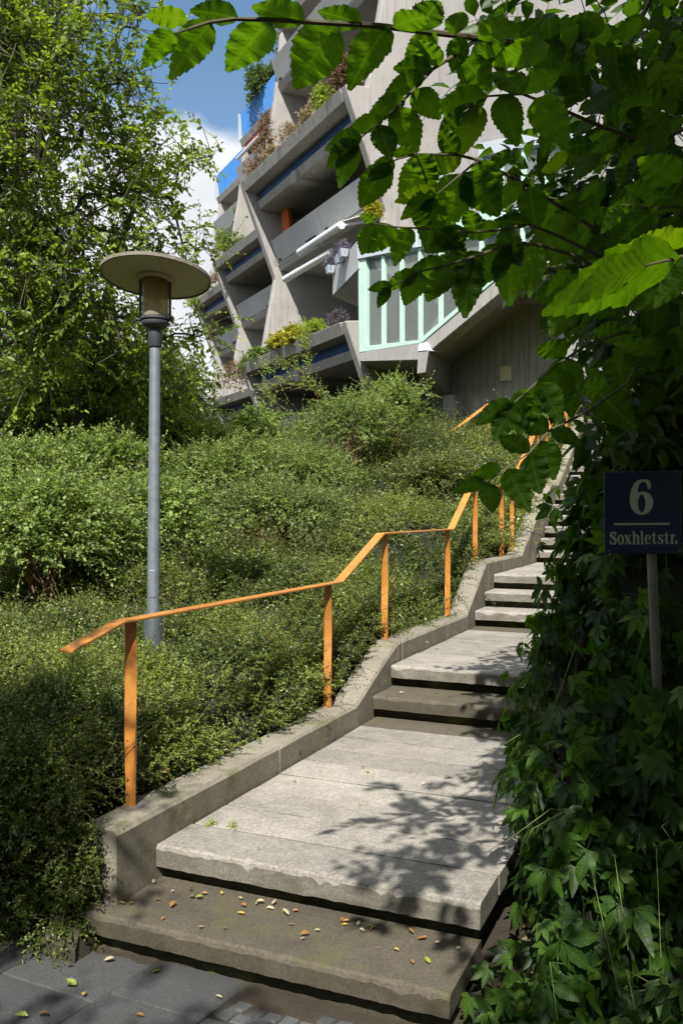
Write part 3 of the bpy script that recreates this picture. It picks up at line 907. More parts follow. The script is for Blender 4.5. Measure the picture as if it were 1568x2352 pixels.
# ------------------------------------------------------------------ stair tower: glazed bay, walls
QA = R(37)
QE = Vector((math.sin(QA), -math.cos(QA), 0))         # towards the right and the camera
QI = Vector((math.cos(QA), math.sin(QA), 0))          # into the building
Q0 = Vector((0.44, 21.0, EYE))
def Q(px, py, inn=0.0):
    """pixel on the plane of the glazed bay, shifted inwards by inn metres"""
    o = Vector((0, 0, EYE)); d = W(px, py, 1.0) - o
    n = QI
    t_ = (Q0 + QI * inn - o).dot(n) / d.dot(n)
    return o + d * t_
def z3(x, y): return (784 + 0.38 * x, 376 + 0.38 * y)  # drawing sheet of the tower -> pixel
def QZ(x, y, inn=0.0): return Q(*z3(x, y), inn)
tower = empty("stair_tower", (Q0.x + 2, Q0.y, EYE + 1.5))
tag(tower, "concrete stair tower with a mint green glazed staircase bay climbing to the right", "stair tower")
def qprism(pts, inn, depth, name, mat, bevel=0.0, parent=tower):
    b = MB(); b.prism([QZ(x, y, inn) for x, y in pts], QI * depth)
    return b.build(name, mat, parent, bevel=bevel, seg=1)
BACK = 2.0
# rear wall (board marked) and the tower shaft above
b = MB(); b.prism([QZ(655, 1205, BACK), QZ(1500, 560, BACK), QZ(1700, 560, BACK), QZ(1700, 1900, BACK), QZ(655, 1900, BACK)], QI * 0.4); b.build("board_marked_wall", M['boards'], tower)
b = MB(); b.prism([Q(1007, -260, 1.2), Q(1500, -420, 1.2), Q(1560, 900, 1.2), Q(1330, 900, 1.2), Q(1250, 690, 1.2), Q(1007, 690, 1.2)], QI * 0.6); b.build("shaft_wall", M['wall'], tower)
b = MB(); b.prism([Q(1500, -380, 1.0), Q(1900, -500, 1.0), Q(1900, 1200, 1.0), Q(1372, 1200, 1.0), Q(1372, 700, 1.0)], QI * 0.6); b.build("side_wall", M['wall'], tower)
# flank of the shaft next to the loggias
b = MB(); p0 = Q(1005, -260, 1.21); p1 = Q(1005, 690, 1.21); b.hexa([p0, p1, p1 + QI * 3, p0 + QI * 3, p0 + QE * .3, p1 + QE * .3, p1 + QE * .3 + QI * 3, p0 + QE * .3 + QI * 3]); b.build("flank_wall", M['wall'], tower)
# lower wall under the bay in shade, and the pier
qprism([(120, 1195), (700, 1195), (700, 1900), (120, 1900)], BACK + 0.35, 0.3, "lower_wall", M['wall'])
qprism([(612, 1395), (676, 1392), (690, 1470), (694, 1900), (612, 1900)], BACK - 0.3, 0.5, "pier", M['wall'], 0.02)
# edge beam below the glazing, level part and rising part
qprism([(104, 1136), (472, 1082), (472, 1186), (108, 1196)], 0.0, 0.35, "edge_beam", M['wall'], 0.015)
b = MB(); f_ = [QZ(108, 1194, .01), QZ(470, 1184, .01), QZ(665, 1235, BACK), QZ(262, 1305, BACK + .3)]
b.hexa([f_[0], f_[1], f_[2], f_[3], f_[0] + Vector((0, 0, .3)), f_[1] + Vector((0, 0, .3)), f_[2] + Vector((0, 0, .3)), f_[3] + Vector((0, 0, .3))]); b.build("soffit", M['wall'], tower)
qprism([(488, 1078), (1400, 305), (1400, 425), (1115, 652), (530, 1135)], 0.02, 0.35, "rising_beam", M['wall'], 0.015)
b = MB(); f_ = [QZ(530, 1133, .04), QZ(1400, 424, .04), QZ(1500, 545, BACK), QZ(662, 1218, BACK)]
b.hexa([*f_, *[p + Vector((0, 0, .25)) for p in f_]]); b.build("rising_soffit", M['wall'], tower)
# bracket with a zinc cap that carries the landing
brk = MB(); a_ = [QZ(463, 1130, -.12), QZ(526, 1128, -.12), QZ(506, 1262, -.12), QZ(455, 1270, -.12)]
c_ = [QZ(600, 1150, BACK), QZ(668, 1150, BACK), QZ(658, 1402, BACK), QZ(610, 1404, BACK)]
brk.hexa(a_ + c_); brko = brk.build("bracket", M['wall'], tower, bevel=0.012, seg=1)
cp = [QZ(461, 1131, -.135), QZ(516, 1126, -.135), QZ(527, 1068, .05), QZ(472, 1072, .05)]
MB().hexa([*cp, *[p + QI * 0.3 for p in cp]]).build("zinc_cap", M['zinc'], brko)
# glass material: ribbed, greyish
t = NT("ribbed wired glass")
wv = t.n("TexWave", wave_type='BANDS', bands_direction='X'); wv.inputs['Scale'].default_value = 14
t.l(t.pos((1, 0.6, 0.0)), wv.inputs['Vector'])
gn = t.bump(wv.outputs['Fac'], 0.5, 0.01)
pr = t.principled(t.mix(t.noise(t.pos((0.6, 0.6, 0.4)), 2.2, 3), (0.15, 0.16, 0.16), (0.30, 0.31, 0.31)), 0.14, gn)
tp = t.n("BsdfTransparent"); tp.inputs['Color'].default_value = (0.82, 0.88, 0.85, 1)
mx = t.n("MixShader"); mx.inputs[0].default_value = 0.5
t.l(pr.outputs[0], mx.inputs[1]); t.l(tp.outputs[0], mx.inputs[2])
M['ribbed'] = t.done(mx)
# panes: x boundaries on the drawing sheet, glass sits behind the mullions
def sill(x): return 1100 - (x - 145) * 0.108 if x <= 470 else 1063 - (x - 470) * 0.848
def head(x): return 566 - (x - 145) * 0.165 if x <= 470 else 512 - (x - 470) * 0.215
xs = [146, 248, 358, 470, 592, 714, 838, 962, 1086, 1160]
for a, c in zip(xs[:-1], xs[1:]):
    qprism([(a + 2, head(a) - 4), (c - 2, head(c) - 4), (c - 2, sill(c) + 5), (a + 2, sill(a) + 5)], 0.10, 0.02, "glass_pane", M['ribbed'])
for x in xs[1:-1]:
    qprism([(x - 8, head(x) - 3), (x + 8, head(x) - 3), (x + 8, sill(x) + 6), (x - 8, sill(x) + 6)], 0.0, 0.09, "mullion", M['mint'], 0.006)
qprism([(100, 577), (146, 569), (146, 1134), (106, 1141)], -0.01, 0.16, "corner_post", M['mint'], 0.008)
qprism([(146, 1101), (470, 1064), (472, 1084), (146, 1134)], -0.004, 0.13, "sill_rail", M['mint'], 0.006)
qprism([(468, 1062), (1400, 272), (1400, 302), (480, 1084)], -0.004, 0.13, "sill_rail", M['mint'], 0.006)
qprism([(146, 556), (470, 502), (470, 516), (146, 570)], -0.002, 0.12, "head_rail", M['mint'], 0.006)
qprism([(470, 500), (1160, 352), (1160, 366), (470, 516)], -0.002, 0.12, "head_rail", M['mint'], 0.006)
# zinc roof band: level over the landing, then climbing
qprism([(92, 480), (452, 404), (452, 505), (95, 576)], -0.06, 0.5, "roof_band", M['zinc'], 0.01)
qprism([(452, 404), (600, 268), (668, 332), (478, 502), (452, 505)], -0.055, 0.5, "roof_band", M['zinc'], 0.01)
# mint panel of the upper landing and the glazing above it
for a, c in ((520, 680), (680, 842), (842, 956), (956, 1094), (1094, 1230), (1230, 1380)):
    def top_(x): return 480 - (x - 500) * 0.83 if x < 690 else 322 - (x - 690) * 0.165
    def bot_(x): return 488 - (x - 520) * 0.215
    qprism([(a + 1.5, top_(a)), (c - 1.5, top_(c)), (c - 1.5, bot_(c)), (a + 1.5, bot_(a))], 0.0, 0.10, "mint_panel", M['mint'])
for a, c in ((842, 956), (956, 1094), (1094, 1230), (1230, 1380)):
    qprism([(a + 4, -45 - (a - 842) * .2), (c - 4, -45 - (c - 842) * .2), (c - 4, 297 - (c - 842) * .165), (a + 4, 297 - (a - 842) * .165)], 0.10, 0.02, "glass_pane", M['ribbed'])
for x in (842, 956, 1094, 1230, 1380):
    qprism([(x - 8, -47 - (x - 842) * .2), (x + 8, -47 - (x - 842) * .2), (x + 8, 298 - (x - 842) * .165), (x - 8, 298 - (x - 842) * .165)], 0.0, 0.09, "mullion", M['mint'])
qprism([(830, -48), (1390, -160), (1390, -240), (830, -126)], -0.04, 0.5, "roof_band", M['zinc'])
# inside of the bay: floor slab and a dark inner stair string seen through the glass
b = MB(); f_ = [QZ(140, 1120, .2), QZ(470, 1075, .2), QZ(470, 1075, BACK - .1), QZ(140, 1120, BACK - .1)]
b.hexa([*f_, *[p + Vector((0, 0, .1)) for p in f_]]); b.build("landing_floor", M['wall'], tower)
qprism([(120, 470), (1400, 100), (1400, 420), (660, 1190), (120, 1190)], BACK - .05, 0.1, "inner_wall", M['panel'])
qprism([(150, 700), (200, 660), (470, 1000), (440, 1060)], 1.2, 0.1, "inner_string", M['darkglass'])
qprism([(160, 640), (196, 640), (196, 1010), (160, 1030)], 1.5, 0.08, "inner_door", M['wall'])
qprism([(225, 620), (262, 610), (262, 1060), (225, 1066)], 1.4, 0.08, "inner_door", M['wall'])
qprism([(300, 760), (312, 756), (470, 905), (470, 920)], 0.9, 0.05, "inner_handrail", M['black'])
# left end of the bay
b = MB(); p0, p1 = QZ(100, 560, .16), QZ(106, 1138, .16)
b.hexa([p0, p1, p1 + QI * 1.8, p0 + QI * 1.8, p0 + QE * .05, p1 + QE * .05, p1 + QE * .05 + QI * 1.8, p0 + QE * .05 + QI * 1.8]); b.build("end_wall", M['panel'], tower)
# round concrete disc lamp under the rising soffit
pl = QZ(1225, 640, -0.25)
dl = MB(); dl.lathe(pl, [(0.03, -0.18), (0.03, -0.02), (0.40, 0.0), (0.42, 0.02), (0.40, 0.05), (0.0, 0.08)], 32)
do = dl.build("wall_lamp", M['hat'], None, smooth=True)
tag(do, "small pale disc lamp half hidden by leaves below the rising beam", "lamp")
# cream plate on the board marked wall
cpl = MB(); cpl.prism([QZ(957, 1225, BACK - .04), QZ(1022, 1218, BACK - .04), QZ(1022, 1308, BACK - .04), QZ(957, 1316, BACK - .04)], QI * 0.035)
tag(cpl.build("wall_plate", M['cream'], None, bevel=0.006), "cream coloured square plate fixed to the board marked concrete wall", "plate")

# balcony box between the loggias and the glazed bay
bx = empty("balcony_box", W(830, 760, 21.6))
tag(bx, "grey concrete balcony box beside the mint glazed bay", "balcony")
D1, D2 = 23.5, 21.0
bi = Vector((0.97, 0.23, 0))
fr = [W(763.5, 619, D1), W(822, 549, D2), W(823, 617, D2), W(763.5, 678, D1)]
MB().hexa([*fr, *[p + bi * 0.14 for p in fr]]).build("parapet", M['panel'], bx, bevel=0.01, seg=1)
f2 = [fr[3] + bi * .02 - Vector((0, 0, .02)), fr[2] + bi * .02 - Vector((0, 0, .02)), fr[2] + bi * 1.5 - Vector((0, 0, .55)), fr[3] + bi * 1.5 - Vector((0, 0, .55))]
MB().hexa([*f2, *[p + bi * .5 + Vector((0, 0, .02)) for p in f2]]).build("soffit", M['wall'], bx)
def flower_pot(px, py, d, label):
    p = W(px, py, d)
    e = empty("flower_pot", p); tag(e, label, "flower pot", "grey pots with purple flowers on the balcony box")
    x, y = Vector((0.035, -.135, 0)), Vector((.10, .03, 0))
    p = p - y * 1.2
    dn = Vector((0, 0, .18))
    MB().hexa([p - x * .7 - y * .7 - dn, p + x * .7 - y * .7 - dn, p + x * .7 + y * .7 - dn, p - x * .7 + y * .7 - dn, p - x - y, p + x - y, p + x + y, p - x + y]).build("pot", M['zinc'], e)
    return e, p
POTS = [flower_pot(769, 612, 23.3, "grey hanging pot of purple flowers, lowest on the balcony box"),
        flower_pot(790, 588, 22.35, "grey hanging pot of purple flowers, middle on the balcony box"),
        flower_pot(800, 574, 21.9, "grey hanging pot of purple flowers, highest on the balcony box")]
# ------------------------------------------------------------------ foliage helpers
def unit(a): return a / np.maximum(np.linalg.norm(a, axis=-1, keepdims=True), 1e-9)
def rand_dirs(n): return unit(rng.normal(size=(n, 3)))

def np_mesh(name, V_, F_, mat, parent=None, tone=None, smooth=False):
    """V_ (n,3), F_ (m,k) arrays -> mesh object with a tone attribute per vertex"""
    me = bpy.data.meshes.new(name)
    n, (m, k) = len(V_), F_.shape
    me.vertices.add(n); me.vertices.foreach_set('co', np.ascontiguousarray(V_, dtype=np.float32).ravel())
    me.loops.add(m * k); me.loops.foreach_set('vertex_index', np.ascontiguousarray(F_, dtype=np.int32).ravel())
    me.polygons.add(m); me.polygons.foreach_set('loop_start', np.arange(0, m * k, k, dtype=np.int32))
    me.polygons.foreach_set('loop_total', np.full(m, k, dtype=np.int32))
    if smooth: me.polygons.foreach_set('use_smooth', np.ones(m, dtype=bool))
    me.update(calc_edges=True)
    me.materials.append(mat)
    if tone is not None:
        at = me.attributes.new('tone', 'FLOAT', 'POINT'); at.data.foreach_set('value', np.ascontiguousarray(tone, dtype=np.float32))
    ob = bpy.data.objects.new(name, me)
    link(ob, parent)
    if parent is not None: ob.matrix_parent_inverse = Matrix.Translation(-Vector(parent_loc(parent)))
    return ob

def leaf_arrays(P, A, N, L, Wd, tone, hexa=True, fold=0.25, droop=0.15):
    """many leaves: base P, axis A, normal N, length L, width Wd"""
    A = unit(A); B = unit(np.cross(N, A)); N = np.cross(A, B)
    L = np.broadcast_to(L, (len(P),))[:, None]; Wd = np.broadcast_to(Wd, (len(P),))[:, None]
    up = N * Wd * fold
    dn = np.array([0, 0, -1.0]) * L * droop
    if hexa:
        v = np.stack([P, P + A * L * .30 + B * Wd * .46 + up, P + A * L * .68 + B * Wd * .40 + up * .8 + dn * .5, P + A * L + dn,
                      P + A * L * .68 - B * Wd * .40 + up * .8 + dn * .5, P + A * L * .30 - B * Wd * .46 + up, P + A * L * .5 + dn * .25], axis=1)
        f = np.array([[0, 1, 6], [1, 2, 6], [2, 3, 6], [3, 4, 6], [4, 5, 6], [5, 0, 6]])
    else:
        v = np.stack([P, P + A * L * .48 + B * Wd * .5 + up, P + A * L + dn, P + A * L * .48 - B * Wd * .5 + up], axis=1)
        f = np.array([[0, 1, 2], [0, 2, 3]])
    n, k = v.shape[0], v.shape[1]
    F_ = (f[None] + (np.arange(n) * k)[:, None, None]).reshape(-1, 3)
    return v.reshape(-1, 3), F_, np.repeat(tone, k)

def sprigs(base, dirs, length, nleaf, ll, lw, spread=0.9, tone_lo=0.0, tone_hi=1.0, curve=0.3, up=0.5, tone_base=None):
    """leafy shoots: returns leaf inputs and the shoot lines"""
    n = len(base)
    f = (np.arange(nleaf) + 0.6) / nleaf
    D = unit(dirs); bend = rand_dirs(n) * curve + np.array([0, 0, -0.1])
    pos = base[:, None] + D[:, None] * (length[:, None] * f)[..., None] + bend[:, None] * (length[:, None] * f ** 2)[..., None]
    tang = unit(D[:, None] + bend[:, None] * (2 * f)[None, :, None])
    side = unit(np.cross(tang, np.array([0.1, 0.05, 1.0]) + 0.4 * rng.normal(size=(n, 1, 3))))
    alt = np.where(np.arange(nleaf) % 2 == 0, 1, -1)[None, :, None]
    A = tang * 0.65 + side * alt * spread + rng.normal(size=(n, nleaf, 3)) * 0.3
    A[:, -1] = tang[:, -1] + rng.normal(size=(n, 3)) * 0.2
    N_ = np.array([0, 0, 1.0]) * up + rng.normal(size=(n, nleaf, 3)) * 0.45
    m = n * nleaf
    sc = rng.uniform(0.65, 1.2, m) * np.tile(1.05 - 0.35 * f, n)
    if tone_base is None: tone_base = rng.uniform(tone_lo, tone_hi, n)
    tone = np.clip(np.repeat(tone_base, nleaf) + rng.normal(size=m) * 0.16 + np.tile(f, n) * 0.18, 0, 1)
    return (pos.reshape(-1, 3), A.reshape(-1, 3), N_.reshape(-1, 3), ll * sc, lw * sc, tone), (base, pos[:, nleaf // 2], pos[:, -1])

def line_tubes(chains, rads, seg=3):
    """thin stems: chains (n, k, 3) polylines, rads (n, k)"""
    n, k, _ = chains.shape
    t = np.gradient(chains, axis=1); t = unit(t)
    x = unit(np.cross(t, np.array([0.31, 0.2, 0.93]) + 1e-4)); y = np.cross(t, x)
    a = 2 * np.pi * np.arange(seg) / seg
    v = chains[:, :, None] + (x[:, :, None] * np.cos(a)[:, None] + y[:, :, None] * np.sin(a)[:, None]) * rads[..., None, None]
    idx = np.arange(n * k * seg).reshape(n, k, seg)
    q = np.stack([idx[:, :-1, :], np.roll(idx, -1, 2)[:, :-1, :], np.roll(idx, -1, 2)[:, 1:, :], idx[:, 1:, :]], -1).reshape(-1, 4)
    return v.reshape(-1, 3), q

M['hedgeleaf'] = mat_leaf("small glossy hedge leaves", (0.030, 0.060, 0.012), (0.225, 0.285, 0.052), 0.30, rough=0.38, spec=0.5)
M['roseleaf'] = mat_leaf("rose shrub leaves", (0.085, 0.145, 0.036), (0.27, 0.37, 0.105), 0.38, rough=0.45)
M['treeleaf'] = mat_leaf("left tree leaves", (0.060, 0.110, 0.016), (0.26, 0.36, 0.050), 0.45, tcol=(2.0, 1.9, 0.6), rough=0.38)
M['farleaf'] = mat_leaf("far tree leaves", (0.045, 0.075, 0.020), (0.16, 0.21, 0.06), 0.35)
M['bigleaf'] = mat_leaf("large serrated leaves", (0.022, 0.055, 0.008), (0.055, 0.115, 0.012), 0.52, tcol=(3.1, 3.1, 0.3), rough=0.45, veins=True, spec=0.35)
M['bigleafmass'] = mat_leaf("large leaf mass", (0.016, 0.042, 0.008), (0.045, 0.095, 0.012), 0.38, tcol=(2.2, 2.3, 0.4), rough=0.42, spec=0.35)
M['creeper'] = mat_leaf("creeper leaves", (0.020, 0.055, 0.009), (0.080, 0.170, 0.020), 0.45, tcol=(2.0, 2.2, 0.5), rough=0.46, veins=True, spec=0.3)
M['creepermass'] = mat_leaf("creeper leaf mass", (0.014, 0.040, 0.008), (0.080, 0.155, 0.022), 0.42, tcol=(2.0, 2.2, 0.5), rough=0.46, spec=0.3)

# ------------------------------------------------------------------ clipped ground-cover hedge on the slope
HS = [-1.0, 2.6, 3.5, 5.7, 6.6, 8.5, 10.8, 13.0, 16.0, 20.0, 30]
HZ = [-1.38, -1.34, -1.05, -0.98, -0.55, -0.42, 0.45, 0.90, 1.20, 1.25, 1.25]
def hedge_h(x, y):
    """height of the hedge top above the eye"""
    s, t = st(x, y)
    kz = np.interp(s, [p[0] for p in KP], [p[1] for p in KP])
    near = np.exp(-np.clip(-t - 0.2, 0, 9) / 1.1) * (s > 9.5) * np.clip((s - 9.5) / 1.5, 0, 1)
    z = np.interp(s, HS, HZ); z = z * (1 - near) + (kz - 0.02) * near
    out = -(t + 0.14)                                            # distance from the kerb
    z = z + 0.50 * (1 - np.exp(-np.clip(out, 0, 9) / 0.45)) + np.clip(out - 1.2, 0, 3) * 0.06
    z = z + 0.55 * fbm(x * 0.8, y * 0.8, 3) + 0.30 * fbm(x * 2.2, y * 2.2, 9)
    front = y - (3.93 + 0.10 * np.sin(x * 2.1) - 0.05 * (x + 1.1))   # distance from the hedge front
    fall = np.clip(front / 0.5, 0, 1)
    return np.where(front > 0, z - 0.42 * (1 - fall) ** 2, -2.2)
def hedge_ok(x, y):
    s, t = st(x, y)
    front = y - (3.93 + 0.10 * np.sin(x * 2.1) - 0.05 * (x + 1.1))
    return (t < -0.15 + 0.10 * fbm(x * 3, y * 3, 5) - 0.10 * (s < 0.1)) & (front > 0) & (s < 19)

hedge = empty("ground_cover_hedge", (-1.5, 7, 0.6))
tag(hedge, "dense low evergreen ground cover filling the slope left of the stairs", kind="stuff")
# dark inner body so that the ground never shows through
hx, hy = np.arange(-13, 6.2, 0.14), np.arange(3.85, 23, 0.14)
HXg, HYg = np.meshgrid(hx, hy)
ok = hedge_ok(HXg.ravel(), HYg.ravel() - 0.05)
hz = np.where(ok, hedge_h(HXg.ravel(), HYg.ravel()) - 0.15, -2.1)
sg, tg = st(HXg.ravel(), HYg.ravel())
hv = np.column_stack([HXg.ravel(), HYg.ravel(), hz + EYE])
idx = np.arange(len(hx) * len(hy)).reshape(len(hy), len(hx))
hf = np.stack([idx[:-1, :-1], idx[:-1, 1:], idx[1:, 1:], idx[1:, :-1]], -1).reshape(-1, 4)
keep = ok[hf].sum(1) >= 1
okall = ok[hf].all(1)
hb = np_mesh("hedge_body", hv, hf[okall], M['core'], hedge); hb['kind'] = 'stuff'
# shoots: dense near the camera
def sample_hedge(n, ymin, ymax, xa, xb):
    y = ymin + (ymax - ymin) * rng.random(n) ** 1.0
    x = rng.uniform(xa, xb, n) * y                      # widen with distance, so picture density stays even
    k = hedge_ok(x, y) & ((fbm(x * 3.1, y * 3.1, 77) < 0.12) | (rng.random(n) < 0.18))
    return x[k], y[k]
LV, LF, LT, off = [], [], [], 0
TW, TR = [], []
def push(arr):
    global off
    v, f, t_ = arr
    LV.append(v); LF.append(f + off); LT.append(t_); off += len(v)
for n, y0, y1, ll, ln, nl, rj in ((15000, 3.9, 5.6, 0.023, 0.13, 15, .18), (16000, 5.4, 8.0, 0.027, 0.16, 14, .16), (21000, 7.6, 12.0, 0.036, 0.22, 12, .15), (22000, 11.5, 20.5, 0.052, 0.32, 11, .16)):
    x, y = sample_hedge(n, y0, y1, -0.52, 0.29)
    z = hedge_h(x, y)
    e = 0.05
    nrm = np.stack([-(hedge_h(x + e, y) - hedge_h(x - e, y)) / (2 * e), -(hedge_h(x, y + e) - hedge_h(x, y - e)) / (2 * e), np.ones_like(x)], -1)
    nrm = unit(np.clip(nrm, -3, 3))
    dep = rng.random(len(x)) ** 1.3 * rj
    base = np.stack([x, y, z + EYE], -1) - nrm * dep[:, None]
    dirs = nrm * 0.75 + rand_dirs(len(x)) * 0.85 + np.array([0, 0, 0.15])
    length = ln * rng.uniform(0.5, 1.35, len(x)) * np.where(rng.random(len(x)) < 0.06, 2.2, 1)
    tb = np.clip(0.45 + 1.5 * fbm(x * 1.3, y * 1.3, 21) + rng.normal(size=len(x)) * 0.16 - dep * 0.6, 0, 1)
    (lp, tw) = sprigs(base, dirs, length, nl, ll, ll * 0.58, tone_base=tb)
    push(leaf_arrays(*lp, hexa=False, fold=.22))
    sel = rng.random(len(x)) < 0.5
    TW.append(np.stack([c[sel] for c in tw], 1))
# the steep front of the hedge at the pavement and its side over the kerb
n = 5200
x = rng.uniform(-4.2, -1.16, n); y = 3.93 + 0.10 * np.sin(x * 2.1) - 0.05 * (x + 1.1) + rng.uniform(-0.03, 0.14, n)
zt = hedge_h(x, y + 0.35)
z = -1.88 + (zt + 1.88) * rng.random(n) ** 0.9
base = np.stack([x, y + 0.05 + 0.16 * (z + 1.88), z + EYE], -1)
dirs = np.array([0.15, -0.8, 0.35]) + rand_dirs(n) * 0.75
(lp, tw) = sprigs(base, dirs, 0.15 * rng.uniform(.5, 1.3, n), 14, 0.021, 0.0125, tone_lo=0.05, tone_hi=0.5)
push(leaf_arrays(*lp, hexa=False)); TW.append(np.stack(tw, 1)[::2])
n = 5600
ss = rng.uniform(-0.22, 15.5, n); tt = -0.235 + rng.uniform(-0.07, 0.02, n)
p = O0[None] + U[None] * ss[:, None] + V[None] * tt[:, None]
kt = np.interp(ss, [q[0] for q in KP], [q[1] for q in KP])
zz = kt + rng.random(n) ** 1.5 * 0.40 - 0.02
zz = np.where(ss < -0.3, -1.88 + rng.random(n) * 0.75, zz)
base = np.stack([p[:, 0], p[:, 1], zz + EYE], -1) - np.array([V[0], V[1], 0]) * (0.12 * rng.random(n) + 0.30 * np.clip(zz - kt, 0, 1))[:, None]
dirs = np.array([V[0], V[1], 0.35]) * 0.7 + rand_dirs(n) * 0.8
(lp, tw) = sprigs(base, dirs, 0.12 * rng.uniform(.5, 1.2, n), 13, 0.020, 0.012, tone_lo=0.1, tone_hi=0.75)
push(leaf_arrays(*lp, hexa=False)); TW.append(np.stack(tw, 1)[::2])
n = 420                                                         # in front of the kerb end
ss = rng.uniform(-.42, -.30, n); tt = rng.uniform(-.34, -.07, n)
p = O0[None] + U[None] * ss[:, None] + V[None] * tt[:, None]
base = np.column_stack([p, rng.uniform(-1.86, -1.40, n) + EYE])
(lp, tw) = sprigs(base, np.array([-.1, -.5, .3]) + rand_dirs(n) * .8, 0.12 * rng.uniform(.5, 1.3, n), 13, 0.021, 0.0125, tone_lo=0.05, tone_hi=0.5)
push(leaf_arrays(*lp, hexa=False)); TW.append(np.stack(tw, 1)[::2])
# long young shoots standing out of the clipped surface
x, y = sample_hedge(1500, 4.0, 14.0, -0.50, 0.25)
base = np.stack([x, y, hedge_h(x, y) + EYE - .08], -1)
(lp, tw) = sprigs(base, np.array([0, 0, 1.0]) + rand_dirs(len(x)) * .75, rng.uniform(.18, .42, len(x)), 13, 0.030, 0.017, tone_lo=0.6, tone_hi=1.0, spread=.7)
lp = (*lp[:3], lp[3] * np.repeat(.75 + .06 * y, 13), lp[4] * np.repeat(.75 + .06 * y, 13), lp[5])
push(leaf_arrays(*lp, hexa=False)); TW.append(np.stack(tw, 1))
# dead brown sprays
x, y = sample_hedge(700, 3.95, 11.0, -0.50, 0.25)
base = np.stack([x, y, hedge_h(x, y) + EYE - .03], -1)
(lp, tw) = sprigs(base, rand_dirs(len(x)) + np.array([0, 0, .5]), rng.uniform(.08, .2, len(x)), 9, 0.024, 0.013)
M['deadleaf'] = mat_leaf("dead hedge leaves", (0.10, 0.055, 0.025), (0.24, 0.13, 0.06), 0.15, tcol=(1.1, 1, .8))
v, f, t_ = leaf_arrays(*lp, hexa=False)
np_mesh("dead_leaves", v, f, M['deadleaf'], hedge, t_)['kind'] = 'stuff'
hl = np_mesh("hedge_leaves", np.concatenate(LV), np.concatenate(LF), M['hedgeleaf'], hedge, np.concatenate(LT)); hl['kind'] = 'stuff'
ch = np.concatenate(TW)
tv, tf = line_tubes(ch, np.tile(np.array([[0.0022, 0.0017, 0.001]]), (len(ch), 1)) * (1 + ch[:, :1, 1] * 0.05))
ht = np_mesh("hedge_twigs", tv, tf, M['twig'], hedge); ht['kind'] = 'stuff'

# ------------------------------------------------------------------ shrubs with larger leaves
def shrub(name, label, centre, radii, n_shoot, ll, lw, mat, nl=9, cat="shrub", group=None, tone=(0.2, 0.9), canes=14, cane_mat='redtwig', arch=(), rough_len=0.30):
    c = np.array(centre, float); r = np.array(radii, float)
    root = empty(name, (c[0], c[1], c[2] - r[2]))
    tag(root, label, cat, group)
    d = rand_dirs(n_shoot)
    d[:, 2] = np.where(d[:, 2] < -0.55, -d[:, 2], d[:, 2])
    rad = rng.random(n_shoot) ** 0.45
    lump = 0.80 + 0.95 * fbm(d[:, 0] * 2.3 + c[0], d[:, 1] * 2.3 + d[:, 2] * 1.9, int(abs(c[0]) * 10) + 4)
    base = c + d * r * (rad * lump)[:, None]
    dirs = d * 0.8 + rand_dirs(n_shoot) * 0.7 + np.array([0, 0, .35])
    ln = rough_len * r.mean() * rng.uniform(0.4, 1.3, n_shoot)
    tb = np.clip(tone[0] + (tone[1] - tone[0]) * rng.random(n_shoot) * (0.45 + 0.55 * rad), 0, 1)
    lp, tw = sprigs(base, dirs, ln, nl, ll, lw, tone_base=tb)
    arrs = [leaf_arrays(*lp, hexa=ll > 0.03)]
    stems = [np.stack(tw, 1)]
    crad = [np.tile(np.array([[0.003, 0.0022, 0.0012]]), (n_shoot, 1)) * (1 + c[1] * .04)]
    # canes from the root to the crown, and long arching shoots
    foot = np.array([c[0], c[1], c[2] - r[2]])
    can = MB()
    for q in range(canes):
        dd = unit(rng.normal(size=3) * np.array([1, 1, 0.4]) + np.array([0, 0, 1.0]))
        tip = c + dd * r * rng.uniform(.5, .95)
        a = foot + rng.normal(size=3) * np.array([.12, .12, .02]) * r[0]
        m_ = (a + tip) / 2 + rng.normal(size=3) * r * 0.10 + np.array([0, 0, .08 * r[2]])
        can.tube([a, m_, tip], [0.012 * (0.7 + r.mean() * .4), 0.008, 0.004], 5)
    for pts, nlv, sc in arch:
        P_ = [np.array(q, float) for q in pts]
        can.tube(P_, [0.010 - 0.007 * k / (len(P_) - 1) for k in range(len(P_))], 5)
        seg = np.array(P_)
        f = rng.random(nlv) ** 0.8 * (len(P_) - 1)
        i0 = np.minimum(f.astype(int), len(P_) - 2); fr_ = (f - i0)[:, None]
        b_ = seg[i0] * (1 - fr_) + seg[i0 + 1] * fr_
        tg_ = unit(seg[i0 + 1] - seg[i0])
        lp2, tw2 = sprigs(b_, tg_ * .5 + rand_dirs(nlv) * .7 + np.array([0, 0, .4]), sc * rng.uniform(.5, 1.4, nlv), 7, ll, lw, tone_lo=.5, tone_hi=1)
        arrs.append(leaf_arrays(*lp2, hexa=ll > 0.03)); stems.append(np.stack(tw2, 1)); crad.append(np.tile(np.array([[0.003, .002, .001]]), (nlv, 1)) * (1 + c[1] * .04))
    o_ = 0; vs_, fs_, ts_ = [], [], []
    for v, f, t_ in arrs:
        vs_.append(v); fs_.append(f + o_); ts_.append(t_); o_ += len(v)
    np_mesh("foliage", np.concatenate(vs_), np.concatenate(fs_), mat, root, np.concatenate(ts_))
    sv, sf = line_tubes(np.concatenate(stems), np.concatenate(crad))
    np_mesh("twigs", sv, sf, M['twig'], root)['kind'] = 'stuff'
    can.build("canes", M[cane_mat], root)
    return root
def wv_(px, py, d): 
    p = W(px, py, d); return (p.x, p.y, p.z)
shrub("rose_shrub", "big pale green rose shrub at the left edge behind the lamp post", wv_(95, 1225, 7.9), (0.95, 0.8, 0.55), 2100, 0.048, 0.031, M['roseleaf'], tone=(.25, .95))
